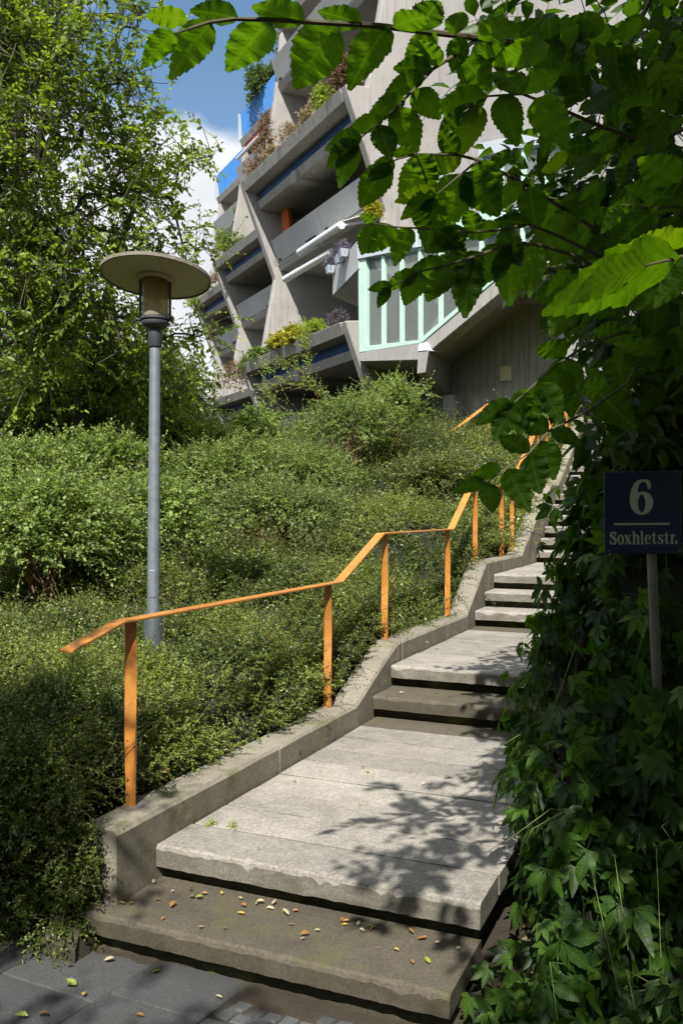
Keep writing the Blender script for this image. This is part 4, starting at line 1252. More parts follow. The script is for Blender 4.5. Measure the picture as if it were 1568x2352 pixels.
shrub("rose_shrub", "pale green rose shrub directly behind the lamp post", wv_(330, 1195, 8.8), (0.80, 0.7, 0.50), 1500, 0.046, 0.030, M['roseleaf'], tone=(.25, .95))
shrub("rose_shrub", "loose light green shrub right of the lamp post under the far trees", wv_(505, 1085, 11.5), (0.85, 0.8, 0.42), 1500, 0.042, 0.025, M['roseleaf'], tone=(.3, 1.0))
shrub("rose_shrub", "low bright shrub in the upper hedge below the lowest planter band", wv_(690, 1085, 12.5), (0.9, 0.8, 0.35), 1300, 0.042, 0.025, M['roseleaf'], tone=(.3, .95))
shrub("rose_shrub", "wide pale green shrub at the left edge below the dark tree", wv_(-20, 1110, 9.4), (1.2, 0.9, 0.50), 1700, 0.052, 0.034, M['roseleaf'], tone=(.15, .9))
shrub("rose_shrub", "shrub with larger leaves between the lamp post and the bushy tree", wv_(215, 1085, 10.4), (1.0, 0.8, 0.45), 1500, 0.054, 0.036, M['roseleaf'], tone=(.2, .95))
shrub("rose_shrub", "spreading bright shrub on the ridge right of the lamp post", wv_(430, 1030, 13.4), (1.0, 0.8, 0.40), 1300, 0.050, 0.030, M['roseleaf'], tone=(.3, 1.0))
shrub("rose_shrub", "low spreading shrub in the middle of the slope below the wild rose", wv_(640, 1180, 9.6), (0.95, 0.8, 0.30), 1500, 0.036, 0.022, M['roseleaf'], tone=(.15, .8))
shrub("rose_shrub", "dark green mound of shrub next to the upper handrail", wv_(1010, 1095, 13.4), (0.85, 0.8, 0.28), 1300, 0.042, 0.024, M['hedgeleaf'], tone=(.1, .8))
d_ = 15.0
shrub("rose_shrub", "tall wild rose shrub with long arching shoots in front of the building", wv_(800, 985, d_), (1.05, 0.8, 0.55), 950, 0.050, 0.030, M['roseleaf'], tone=(.2, .9), canes=22,
      arch=[([wv_(800, 985, d_), wv_(755, 930, d_), wv_(715, 890, d_ - .2), wv_(650, 880, d_ - .3), wv_(610, 892, d_ - .4)], 60, .30),
            ([wv_(790, 975, d_), wv_(745, 925, d_), wv_(715, 860, d_ - .1), wv_(702, 800, d_ - .1), wv_(690, 775, d_)], 50, .24),
            ([wv_(760, 960, d_), wv_(690, 850, d_), wv_(650, 835, d_ - .1), wv_(610, 850, d_ - .2)], 50, .28),
            ([wv_(740, 990, d_), wv_(640, 930, d_), wv_(610, 905, d_), wv_(590, 940, d_)], 46, .28),
            ([wv_(850, 985, d_), wv_(860, 920, d_), wv_(835, 880, d_)], 40, .25), ([wv_(720, 1000, d_), wv_(660, 960, d_ - .3), wv_(625, 965, d_ - .5)], 40, .28)])
shrub("rose_shrub", "bushy upright rose shrub below the mint glazed bay", wv_(905, 945, 15.6), (0.62, 0.6, 0.60), 760, 0.050, 0.030, M['roseleaf'], tone=(.3, 1.0), canes=18,
      arch=[([wv_(900, 960, 15.6), wv_(930, 900, 15.5), wv_(965, 880, 15.5), wv_(990, 905, 15.4)], 40, .25)])
shrub("rose_shrub", "young shrub with upright shoots left of the wild rose", wv_(585, 1000, 13.5), (0.45, 0.4, 0.42), 300, 0.060, 0.040, M['roseleaf'], tone=(.4, 1.0), canes=9)
# ------------------------------------------------------------------ trees
def join_arrays(arrs):
    o_ = 0; vs_, fs_, ts_ = [], [], []
    for v, f, t_ in arrs:
        vs_.append(v); fs_.append(f + o_); ts_.append(t_); o_ += len(v)
    return np.concatenate(vs_), np.concatenate(fs_), np.concatenate(ts_)

def sample_blobs(blobs, n):
    vol = np.array([b[1][0] * b[1][1] * b[1][2] * (b[2] if len(b) > 2 else 1) for b in blobs])
    k = rng.choice(len(blobs), n, p=vol / vol.sum())
    d = rand_dirs(n) * (rng.random(n) ** 0.40)[:, None]
    return np.array([b[0] for b in blobs])[k] + d * np.array([b[1] for b in blobs])[k]

def skeleton(trunk, nodes):
    """grow nodes onto the trunk, nearest first; returns positions, parents"""
    pos = [np.array(p, float) for p in trunk]; par = [max(0, i - 1) for i in range(len(trunk))]
    depth = [0.0]
    for i in range(1, len(trunk)): depth.append(depth[-1] + np.linalg.norm(pos[i] - pos[i - 1]))
    nt_ = len(trunk)
    ref = np.array(pos[1:])
    order = np.argsort(np.min(np.linalg.norm(nodes[:, None] - ref[None], axis=2), axis=1))
    P_ = np.zeros((nt_ + len(nodes), 3)); P_[:nt_] = pos
    Dp = np.zeros(nt_ + len(nodes)); Dp[:nt_] = depth
    for c_, i in enumerate(order):
        k = nt_ + c_
        dist = np.linalg.norm(P_[:k] - nodes[i], axis=1)
        cost = dist + 0.25 * Dp[:k] * 0.3
        cost[0] = 1e9
        if nt_ == 6: cost[1] = 1e9
        j = int(np.argmin(cost))
        P_[k] = nodes[i]; par.append(j); Dp[k] = Dp[j] + dist[j]
    par = np.array(par)
    w = np.ones(len(P_))
    for k in range(len(P_) - 1, nt_ - 1, -1): w[par[k]] += w[k]
    return P_, par, w, nt_

def tree(name, label, trunk, trad, blobs, n_nodes, per, nl, ll, lw, mat, tone=(.1, .9), cat="tree", spread_r=0.35, droop=-0.1, group=None, hexa=True, sprig_len=0.35, rad_k=0.0065, mass_name="crown", tone_fn=None):
    root = empty(name, trunk[0]); tag(root, label, cat, group)
    nodes = sample_blobs(blobs, n_nodes)
    P_, par, w, nt_ = skeleton(trunk, nodes)
    MB().tube(trunk, trad, 10).build("trunk", M['bark'], root, smooth=True)
    k = np.arange(nt_, len(P_))
    a, b = P_[par[k]], P_[k]
    ln = np.linalg.norm(b - a, axis=1, keepdims=True)
    off_ = rng.normal(size=a.shape) * ln * 0.09
    chain = np.stack([a, a * .66 + b * .34 + off_ + np.array([0, 0, .05]) * ln, a * .33 + b * .67 + off_ * .8 + np.array([0, 0, .03]) * ln, b], 1)
    r1 = rad_k * np.sqrt(w[k]); r0 = np.minimum(rad_k * np.sqrt(w[par[k]]), r1 * 1.6)
    rr_ = r0[:, None] * (1 - np.linspace(0, 1, 4)) + r1[:, None] * np.linspace(0, 1, 4)
    tv, tf = line_tubes(chain, rr_, 5)
    np_mesh("branches", tv, tf, M['bark'], root, smooth=True)['kind'] = 'stuff'
    n = len(nodes) * per
    base = np.repeat(P_[nt_:], per, 0) + rng.normal(size=(n, 3)) * spread_r * 0.55
    cen = np.mean(nodes, 0)
    dirs = unit(base - cen) * 0.5 + rand_dirs(n) * 0.8 + np.array([0, 0, droop])
    tb = np.clip(tone[0] + (tone[1] - tone[0]) * rng.random(n), 0, 1)
    lp, tw = sprigs(base, dirs, sprig_len * rng.uniform(.5, 1.4, n), nl, ll, lw, tone_base=tb)
    v, f, t_ = leaf_arrays(*lp, hexa=hexa)
    np_mesh(mass_name, v, f, mat, root, t_)
    tw_ = np.stack(tw, 1)
    # every shoot hangs on its branch node
    ends = np.repeat(P_[nt_:], per, 0)
    chain = np.stack([ends, tw_[:, 0], tw_[:, 1], tw_[:, 2]], 1)
    tv, tf = line_tubes(chain, np.tile(np.array([[.0045, .0035, .0025, .0012]]), (n, 1)) * (0.6 + 0.06 * abs(cen[1])))
    np_mesh("twigs", tv, tf, M['twig'], root)['kind'] = 'stuff'
    return root

def wb(px, py, d, rx, ry, rz, wgt=1.0):
    p = W(px, py, d); return ((p.x, p.y, p.z), (rx, ry, rz), wgt)
T = lambda px, py, d: np.array(W(px, py, d))
# the broad light green tree on the left
g0_ = W(-190, 1300, 10.5)
tree("broadleaf_tree", "tall light green tree with drooping twigs filling the left edge against the sky",
     [(g0_.x, 10.5, EYE - 0.8), tuple(T(-170, 1000, 10.5)), tuple(T(-120, 700, 10.4)), tuple(T(-60, 400, 10.3)), tuple(T(-20, 100, 10.2)), tuple(T(0, -200, 10.2))], [0.20, 0.17, 0.13, 0.10, 0.07, 0.04],
     [wb(-20, 60, 10.0, 1.1, 1.1, 0.9, 1.2), wb(170, 120, 9.8, 0.85, 0.8, 0.75, 1.5), wb(290, 240, 9.9, 0.42, 0.5, 0.50, 1.4), wb(100, 330, 9.8, 1.2, 0.9, 0.85, 1.3), wb(300, 400, 10.0, 0.36, 0.45, 0.35), wb(230, 470, 10.0, .7, .6, .5, .9),
      wb(60, 600, 10.1, 1.1, 0.9, 0.8, 1.1), wb(260, 580, 10.2, 0.65, 0.6, 0.45, .9), wb(370, 545, 10.2, 0.30, 0.4, 0.26, .6), wb(130, 780, 10.4, 1.1, .8, .55, 1.1)],
     265, 8, 11, 0.082, 0.050, M['treeleaf'], tone=(.0, .85), spread_r=.40, droop=.10, sprig_len=.34)
# shoots reaching out to the right over the sky
tree("broadleaf_tree", "slender tree behind the lamp hat with thin twigs reaching towards the building",
     [tuple(T(150, 1180, 11.5)), tuple(T(190, 900, 11.5)), tuple(T(240, 700, 11.4)), tuple(T(290, 520, 11.3)), tuple(T(330, 420, 11.2))], [0.10, 0.08, 0.06, 0.04, 0.02],
     [wb(370, 430, 11.0, .40, .4, .20), wb(450, 365, 11.0, .42, .3, .06, 1.2), wb(400, 545, 11.0, .40, .4, .18), wb(250, 760, 11.3, .9, .6, .5), wb(440, 770, 11.2, .3, .3, .12, 1.2), wb(330, 860, 11.4, .7, .5, .35)],
     80, 6, 9, 0.080, 0.046, M['treeleaf'], tone=(.2, .9), spread_r=.26, droop=-.25, sprig_len=.36)
# darker trees further back
tree("dark_tree", "dense dark tree standing behind the light green tree at the left edge",
     [tuple(T(60, 1250, 16)), tuple(T(60, 900, 16)), tuple(T(50, 500, 16)), tuple(T(40, 100, 16))], [0.25, 0.2, 0.14, 0.05],
     [wb(-60, 350, 16, 1.5, 1.2, 3.0), wb(20, 800, 16, 1.7, 1.2, 1.6), wb(20, 950, 15, 2.2, 1.2, 1.2)],
     190, 10, 11, 0.13, 0.075, M['farleaf'], tone=(.0, .5), spread_r=.6, hexa=False, sprig_len=.6)
tree("bushy_tree", "low bushy tree with mid green leaves behind the lamp post",
     [tuple(T(260, 1180, 13)), tuple(T(265, 1000, 13)), tuple(T(270, 860, 13))], [0.12, 0.09, 0.05],
     [wb(180, 930, 12.6, 1.2, 1.0, .75), wb(310, 900, 13, .75, .8, .75), wb(60, 1000, 12.2, 1.0, .8, .6), wb(385, 970, 13.5, .45, .5, .45)],
     150, 9, 11, 0.085, 0.048, M['treeleaf'], tone=(.05, .75), spread_r=.4, sprig_len=.42)
tree("far_tree", "distant brownish green tree crown between the lamp post and the building",
     [tuple(T(395, 1100, 30)), tuple(T(395, 900, 30)), tuple(T(395, 850, 30))], [0.22, 0.18, 0.08],
     [wb(395, 905, 30, 0.95, 1.4, 1.4), wb(350, 850, 29, 1.0, 1.0, 1.0), wb(425, 985, 30, 0.75, 1.2, .7)],
     90, 9, 10, 0.17, 0.10, M['farleaf'], tone=(.3, 1.0), spread_r=.6, hexa=False, sprig_len=.6)
tree("far_tree", "distant low tree seen below the far end of the balconies",
     [tuple(T(300, 1150, 34)), tuple(T(300, 980, 34)), tuple(T(300, 880, 34))], [0.25, 0.2, 0.08],
     [wb(300, 930, 34, 2.4, 1.8, 2.0), wb(180, 960, 34, 2.0, 1.8, 2.0)], 90, 9, 10, 0.19, 0.11, M['farleaf'], tone=(.1, .7), spread_r=.7, hexa=False, sprig_len=.7)

# ------------------------------------------------------------------ large serrated leaves
def big_leaf_mesh(name, seed, mat):
    r_ = np.random.default_rng(seed)
    n = 11
    vs_, uv_ = [], []
    wmax = 0.255 + 0.06 * r_.random()
    asym = r_.uniform(-.05, .05)
    def half(u): return wmax * (math.sin(math.pi * min(1, u ** 0.85)) ** 0.75) * (1 - 0.28 * u) * 1.15
    bend = r_.uniform(.05, .48); cup = r_.uniform(-.06, .28); tw_ = r_.uniform(-.28, .28)
    def pt(u, v):
        z = -bend * u * u + cup * abs(v) + 0.028 * math.sin(26 * (u - 0.62 * abs(v))) * (abs(v) / .3) + tw_ * v * u
        x = u - 0.04 * bend
        return (x, v + 0.06 * asym * u * u, z)
    mids = [pt(k / n, 0) for k in range(n + 1)]
    muv = [(k / n, 0) for k in range(n + 1)]
    vs_ += mids; uv_ += muv
    fs_ = []
    for sd in (1, -1):
        edge, euv = [], []
        for k in range(n):
            u0, u1 = k / n, (k + 1) / n
            if k == 0: edge.append(0); euv.append(None)
            ua = u0 + (u1 - u0) * 0.72
            h = half(ua) * (1.07 + r_.uniform(-.02, .02)) + 0.004
            vs_.append(pt(min(1, ua + .022), sd * h)); uv_.append((ua, sd * h)); edge.append(len(vs_) - 1)
            if k < n - 1:
                h2 = half(u1) * 0.985
                vs_.append(pt(u1, sd * h2)); uv_.append((u1, sd * h2)); edge.append(len(vs_) - 1)
        edge.append(n)
        # edge: base, tip0, notch1, tip1, notch2 ... apex
        for k in range(n):
            m0, m1 = k, k + 1
            e0, e1, e2 = edge[2 * k], edge[2 * k + 1], edge[2 * k + 2]
            tri = [(m0, e0, e1), (m0, e1, m1), (m1, e1, e2)]
            for a_ in tri:
                if len(set(a_)) == 3: fs_.append(a_ if sd == -1 else a_[::-1])
    me = bpy.data.meshes.new(name)
    me.from_pydata(vs_, [], fs_)
    me.polygons.foreach_set('use_smooth', [True] * len(me.polygons))
    ul_ = me.uv_layers.new(name="UVMap")
    for lp in me.loops: ul_.data[lp.index].uv = uv_[lp.vertex_index]
    me.materials.append(mat)
    me.update()
    return me
BIG = [big_leaf_mesh("leaf", 100 + k, M['bigleaf']) for k in range(12)]

def place_leaf(me, base, A, N_, size, parent, name="leaf"):
    A = Vector(A).normalized(); N_ = Vector(N_)
    B = N_.cross(A).normalized(); N_ = A.cross(B)
    mt = Matrix((A, B, N_)).transposed().to_4x4()
    ob = bpy.data.objects.new(name, me)
    link(ob, parent)
    ob.matrix_parent_inverse = Matrix.Translation(-Vector(parent_loc(parent)))
    ob.matrix_basis = Matrix.Translation(Vector(base)) @ mt @ Matrix.Scale(size, 4)
    return ob

RTREE = empty("hazel_tree", (2.3, 4.9, 0.4))
tag(RTREE, "dark tree with large serrated leaves overhanging from the right and above", "tree")
# branches: polylines in the picture with their distance
BR = [
 ([(1420, 150, 3.3), (1250, 104, 2.8), (1098, 86, 2.45), (980, 72, 2.3), (870, 58, 2.2), (760, 52, 2.15), (640, 45, 2.1), (540, 42, 2.08), (480, 50, 2.05), (440, 63, 2.03), (400, 76, 2.0)], 0.010),
 ([(1098, 86, 2.45), (1050, 122, 2.40), (993, 158, 2.36), (950, 205, 2.33), (911, 245, 2.3), (860, 290, 2.28), (815, 326, 2.25)], 0.006),
 ([(1420, 560, 3.0), (1295, 480, 2.75), (1200, 420, 2.6), (1098, 367, 2.45), (1050, 355, 2.4), (949, 353, 2.32), (892, 372, 2.28)], 0.007),
 ([(1098, 367, 2.45), (1060, 398, 2.42), (1002, 446, 2.38)], 0.004),
 ([(1400, 600, 3.0), (1290, 545, 2.7), (1213, 514, 2.6), (1146, 528, 2.5), (1074, 533, 2.42), (985, 525, 2.36), (911, 521, 2.3), (855, 512, 2.26)], 0.006),
 ([(1430, 660, 3.0), (1330, 590, 2.75), (1230, 560, 2.6), (1170, 560, 2.5), (1084, 590, 2.4), (1020, 610, 2.34), (959, 624, 2.3), (895, 660, 2.25)], 0.006),
 ([(1440, 760, 3.1), (1350, 790, 2.9), (1275, 840, 2.75), (1230, 880, 2.65), (1180, 925, 2.6)], 0.006),
 ([(1440, 880, 3.1), (1340, 950, 2.9), (1260, 990, 2.75), (1215, 1040, 2.7), (1150, 1085, 2.62), (1115, 1110, 2.6)], 0.005),
 ([(1500, 330, 3.0), (1380, 290, 2.75), (1290, 250, 2.6), (1200, 215, 2.5), (1120, 220, 2.42), (1060, 260, 2.38)], 0.007),
 ([(1700, 460, 2.4), (1600, 470, 2.1), (1500, 478, 1.9), (1430, 470, 1.75)], 0.006),
 ([(1760, 560, 1.9), (1640, 575, 1.55), (1560, 590, 1.4), (1480, 610, 1.32)], 0.006),
]
trk = [(2.3, 4.9, 0.4), (2.25, 4.7, 1.6), (2.15, 4.4, 2.6), (1.9, 3.9, 3.6), (1.5, 3.2, 4.4), (1.0, 2.2, 5.0)]
MB().tube(trk, [0.16, 0.14, 0.12, 0.10, 0.07, 0.04], 12).build("trunk", M['bark'], RTREE, smooth=True)
leaf_n = 0
hub = Vector((2.15, 4.3, 2.8))
for pts, r0 in BR:
    P_ = [W(*p) for p in pts]
    rad = [r0 * (1 - 0.75 * k / (len(P_) - 1)) for k in range(len(P_))]
    pre = []
    if pts[0][0] > 1380:                         # run back to the trunk
        tgt = min((Vector(q) for q in trk[1:]), key=lambda q: (q - P_[0]).length)
        pre = [tgt, tgt.lerp(P_[0], .5) + Vector((0, 0, .08))]
        rad = [r0 * 2.2, r0 * 1.5] + rad
    MB().tube(pre + P_, rad, 7).build("branch", M['twig'], RTREE, smooth=True)
def px_leaf(bx, by, tx, ty, d, roll=0.0, N_=None, k=None, name="leaf"):
    """a leaf whose base and tip are given in the picture; its blade lies in a tilted plane"""
    global leaf_n
    base = W(bx, by, d)
    if N_ is None:
        q_ = min(1, max(0, by / 1000)); N_ = (0, -0.35 - 0.45 * q_, -0.94 + 0.30 * q_)
    n_ = Vector(N_) + Vector((roll, 0, 0)) + Vector((random.uniform(-.2, .2), random.uniform(-.12, .12), random.uniform(-.12, .12)))
    n_.normalize()
    o = Vector((0, 0, EYE)); dr = W(tx, ty, 1.0) - o
    den = dr.dot(n_)
    tip = o + dr * ((base - o).dot(n_) / den) if abs(den) > 0.12 else W(tx, ty, d)
    if not (0.6 * d < tip.y < 1.5 * d): tip = W(tx, ty, d * (1.02 if ty > by else 0.98))
    A = tip - base
    place_leaf(BIG[(leaf_n if k is None else k) % 12], base, A, -n_, A.length * 1.08, RTREE, name)
    leaf_n += 1
for q in [(432, 46, 342, 22, 2.02), (402, 74, 330, 124, 2.0), (484, 50, 404, 134, 2.05), (548, 42, 446, 16, 2.08), (622, 46, 527, 140, 2.1), (700, 50, 586, 8, 2.12), (768, 54, 684, 182, 2.16), (892, 60, 802, 166, 2.2),
          (832, 56, 738, 20, 2.18), (905, 62, 985, 14, 2.22), (960, 70, 1010, -20, 2.26), (1000, 74, 935, 130, 2.3), (1060, 82, 1040, 150, 2.35), (1100, 88, 1190, 30, 2.4), (1040, 78, 1060, 0, 2.34),
          (1160, 95, 1080, 130, 2.5), (1262, 104, 1140, 132, 2.55), (1180, 96, 1240, 40, 2.6),
          (993, 158, 910, 150, 2.34), (975, 178, 880, 205, 2.33), (950, 205, 1005, 262, 2.32), (930, 225, 845, 255, 2.3), (911, 245, 955, 330, 2.3), (880, 275, 800, 290, 2.28), (870, 285, 895, 350, 2.28), (830, 312, 757, 325, 2.25), (815, 326, 780, 400, 2.25), (822, 322, 755, 375, 2.24),
          (1060, 130, 1120, 190, 2.4), (1010, 150, 960, 90, 2.36), (1060, 260, 1010, 300, 2.38), (1090, 235, 1060, 330, 2.38), (1120, 220, 1000, 245, 2.4), (1150, 218, 1180, 300, 2.42), (1200, 215, 1140, 140, 2.45), (1230, 225, 1290, 310, 2.5),
          (892, 372, 828, 455, 2.28), (905, 368, 850, 400, 2.28), (950, 353, 895, 335, 2.32), (960, 353, 995, 420, 2.32), (1000, 354, 925, 440, 2.36), (1050, 355, 1010, 300, 2.4), (1060, 358, 985, 390, 2.4),
          (1060, 398, 1025, 500, 2.42), (1066, 395, 1140, 480, 2.42), (1002, 446, 915, 440, 2.38), (1005, 446, 925, 480, 2.38), (1004, 450, 975, 550, 2.38), (1098, 367, 1140, 440, 2.45), (1140, 390, 1160, 330, 2.5), (1200, 420, 1120, 470, 2.55), (1215, 428, 1230, 520, 2.58),
          (855, 512, 830, 575, 2.26), (860, 512, 828, 490, 2.26), (911, 521, 835, 570, 2.3), (940, 522, 905, 590, 2.32), (985, 525, 950, 480, 2.36), (1000, 527, 1060, 560, 2.36), (1074, 533, 985, 560, 2.42), (1090, 533, 1075, 470, 2.43), (1146, 528, 1060, 520, 2.5), (1150, 530, 1190, 590, 2.5), (1213, 514, 1130, 490, 2.58),
          (895, 660, 868, 700, 2.25), (900, 655, 850, 660, 2.25), (959, 624, 885, 660, 2.3), (965, 622, 930, 690, 2.3), (1020, 610, 940, 605, 2.34), (1030, 608, 985, 680, 2.34), (1084, 590, 970, 640, 2.4), (1084, 592, 1060, 700, 2.4), (1110, 580, 1040, 640, 2.42), (1170, 560, 1080, 640, 2.5), (1180, 560, 1160, 660, 2.5), (1230, 560, 1215, 650, 2.6),
          (1180, 925, 1095, 965, 2.6), (1185, 922, 1135, 1000, 2.6), (1210, 900, 1190, 960, 2.62), (1228, 885, 1190, 985, 2.65), (1235, 880, 1285, 950, 2.65), (1278, 842, 1275, 945, 2.75), (1290, 820, 1310, 920, 2.8), (1300, 815, 1230, 780, 2.8),
          (1115, 1110, 1040, 1115, 2.6), (1120, 1108, 1130, 1165, 2.6), (1150, 1085, 1080, 1075, 2.62), (1165, 1078, 1200, 1140, 2.63), (1215, 1040, 1150, 1000, 2.7), (1218, 1040, 1235, 1120, 2.7), (1240, 1012, 1270, 1090, 2.72), (1260, 990, 1190, 960, 2.75), (1265, 990, 1330, 1010, 2.75)]:
    px_leaf(*q)
# the bright near leaves at the right edge
for q in [(1560, 590, 1255, 690, 1.38, 0.0, (0.1, -0.55, -0.83)), (1490, 608, 1300, 640, 1.34, 0, (0, -.5, -.86)), (1470, 470, 1400, 465, 1.78, 0, (0, -.6, -.8)), (1440, 472, 1380, 520, 1.75, 0, (0.1, -.66, -.75)), (1505, 478, 1400, 560, 1.85, 0, (0, -.5, -.85)),
          (1590, 470, 1480, 420, 2.0), (1580, 560, 1440, 520, 1.5, 0, (0, -.4, -.9)), (1610, 600, 1500, 690, 1.5, 0, (.2, -.7, -.6)), (1520, 700, 1430, 640, 1.9), (1560, 420, 1470, 360, 2.0)]:
    px_leaf(*q)
# more leaves of the same size along hidden side twigs: the tree's right half
FR = [(1230, 1570, 40, 240, 2.6, 3.4, 52), (1270, 1580, 240, 480, 2.6, 3.5, 50), (1280, 1580, 480, 760, 2.7, 3.6, 46), (1370, 1580, 760, 960, 2.9, 3.6, 22)]
for x0, x1, y0, y1, d0, d1, n in FR:
    for _ in range(n):
        bx, by = random.uniform(x0, x1), random.uniform(y0, y1)
        if bx < 1290 and random.random() < 0.5: continue
        if by > 900 and bx > 1340: continue
        dd = random.uniform(d0, d1)
        a = random.gauss(-2.3, 0.75)
        L_ = random.uniform(0.075, 0.135) * FPX / dd
        px_leaf(bx, by, bx + L_ * math.cos(a), by - L_ * math.sin(a), dd, random.uniform(-.5, .5), (random.uniform(-.4, .4), -0.6, -0.6 + random.uniform(-.5, .6)))

# the rest of the crown: leaf mass on inner branches, over the bank and overhead
RB = [wb(1480, 150, 4.2, .75, .9, .75), wb(1500, 420, 4.2, .65, .9, .7), wb(1500, 700, 4.2, .62, .9, .65), wb(1480, 900, 4.7, .5, .6, .25), wb(1420, 60, 3.9, .45, .6, .40, .6),
      ((1.15, 1.75, EYE + 1.95), (.75, .7, .32), 4.0), ((1.9, 2.3, EYE + 2.3), (.9, .9, .4), 2.5), ((1.6, 2.0, EYE + 2.7), (1.2, 1.3, .8), 1.0), ((2.6, 3.2, EYE + 2.6), (1.2, 1.4, 1.1), 1.0), ((0.9, 0.2, EYE + 2.9), (1.4, 1.1, .7), 1.0), ((2.4, 0.8, EYE + 2.4), (1.3, 1.2, 1.0), 1.0)]
nodes = np.concatenate([sample_blobs(RB, 380), sample_blobs([((1.12, 1.6, EYE + 2.15), (.62, .72, .26)), ((1.75, 1.9, EYE + 2.25), (.7, .9, .3)), ((1.25, .65, EYE + 2.3), (.6, .42, .28)), ((1.5, 1.5, EYE + 2.75), (1.0, 1.0, .3))], 330)])
P_, par, w, nt_ = skeleton(trk, nodes)
k = np.arange(nt_, len(P_)); a, b = P_[par[k]], P_[k]
chain = np.stack([a, a * .5 + b * .5 + rng.normal(size=a.shape) * .05, b], 1)
tv, tf = line_tubes(chain, np.tile(np.array([[1.0, .8, .55]]), (len(k), 1)) * (0.0035 * np.sqrt(w[k]))[:, None], 5)
np_mesh("inner_branches", tv, tf, M['bark'], RTREE, smooth=True)['kind'] = 'stuff'
n = len(nodes) * 5
base = np.repeat(P_[nt_:], 5, 0) + rng.normal(size=(n, 3)) * .10
lp, tw = sprigs(base, rand_dirs(n) * .9 + np.array([-.25, -.15, -.1]), .34 * rng.uniform(.5, 1.3, n), 7, .125, .078, tone_lo=0, tone_hi=1, up=.8)
v, f, t_ = leaf_arrays(*lp, hexa=True, fold=.18, droop=.2)
fm = np_mesh("foliage", v, f, M['bigleafmass'], RTREE, t_); fm['kind'] = 'stuff'
tv, tf = line_tubes(np.stack(tw, 1), np.tile(np.array([[.003, .0022, .0012]]), (n, 1)))
np_mesh("twigs", tv, tf, M['twig'], RTREE)['kind'] = 'stuff'

# a neighbouring tree whose crown shades the pavement and the lower hedge from behind the camera
tree("park_tree", "tall park tree standing behind the viewer whose crown shades the pavement",
     [(-4.6, -4.2, 0), (-4.5, -4.1, 2.2), (-4.2, -3.6, 4.2), (-3.2, -2.6, 5.9)], [.2, .17, .13, .08],
     [((-1.5, -3.25, EYE + 4.4), (1.9, .85, .5)), ((-2.68, -1.15, EYE + 4.5), (.86, .95, .5), 4.0), ((0.6, -3.3, EYE + 4.4), (1.2, .8, .5)), ((-3.9, -1.4, EYE + 4.6), (1.0, 1.2, .6))],
     250, 8, 9, .10, .062, M['treeleaf'], tone=(.1, .8), spread_r=.36, sprig_len=.36)

# unseen trees added behind the viewer and at both sides to cut sky light
wood = empty("sky_blocking_trees", (0, -11, 0)); tag(wood, "unseen mass of trees added behind the viewer and at both sides to block sky light", kind="stuff")
WB = [((x, -10.5 + 1.5 * math.sin(x * 1.7), 4.4), (2.8, 2.0, 4.6)) for x in np.arange(-17, 18, 3.6)] + [((7.0 + 0.42 * max(0, y), y, 5.0), (1.8, 2.4, 4.2)) for y in np.arange(-7, 15, 3.6)] + [((-10.5 - .30 * max(0, y), y, 4.6), (1.8, 2.4, 4.4)) for y in np.arange(-7, 9, 3.6)]
p = sample_blobs(WB, 16000)
v, f, t_ = leaf_arrays(p, rand_dirs(len(p)), rand_dirs(len(p)), rng.uniform(.45, .8, len(p)), rng.uniform(.3, .5, len(p)), rng.random(len(p)), hexa=False)
wl = np_mesh("foliage", v, f, M['farleaf'], wood, t_); wl['kind'] = 'stuff'
tr_ = MB()
for c_, r_ in WB: tr_.tube([(c_[0], c_[1], 0), (c_[0] + .2, c_[1], c_[2] * .8), (c_[0], c_[1], c_[2] * 1.5)], [.2, .14, .05], 7)
wt = tr_.build("trunks", M['bark'], wood); wt['kind'] = 'stuff'
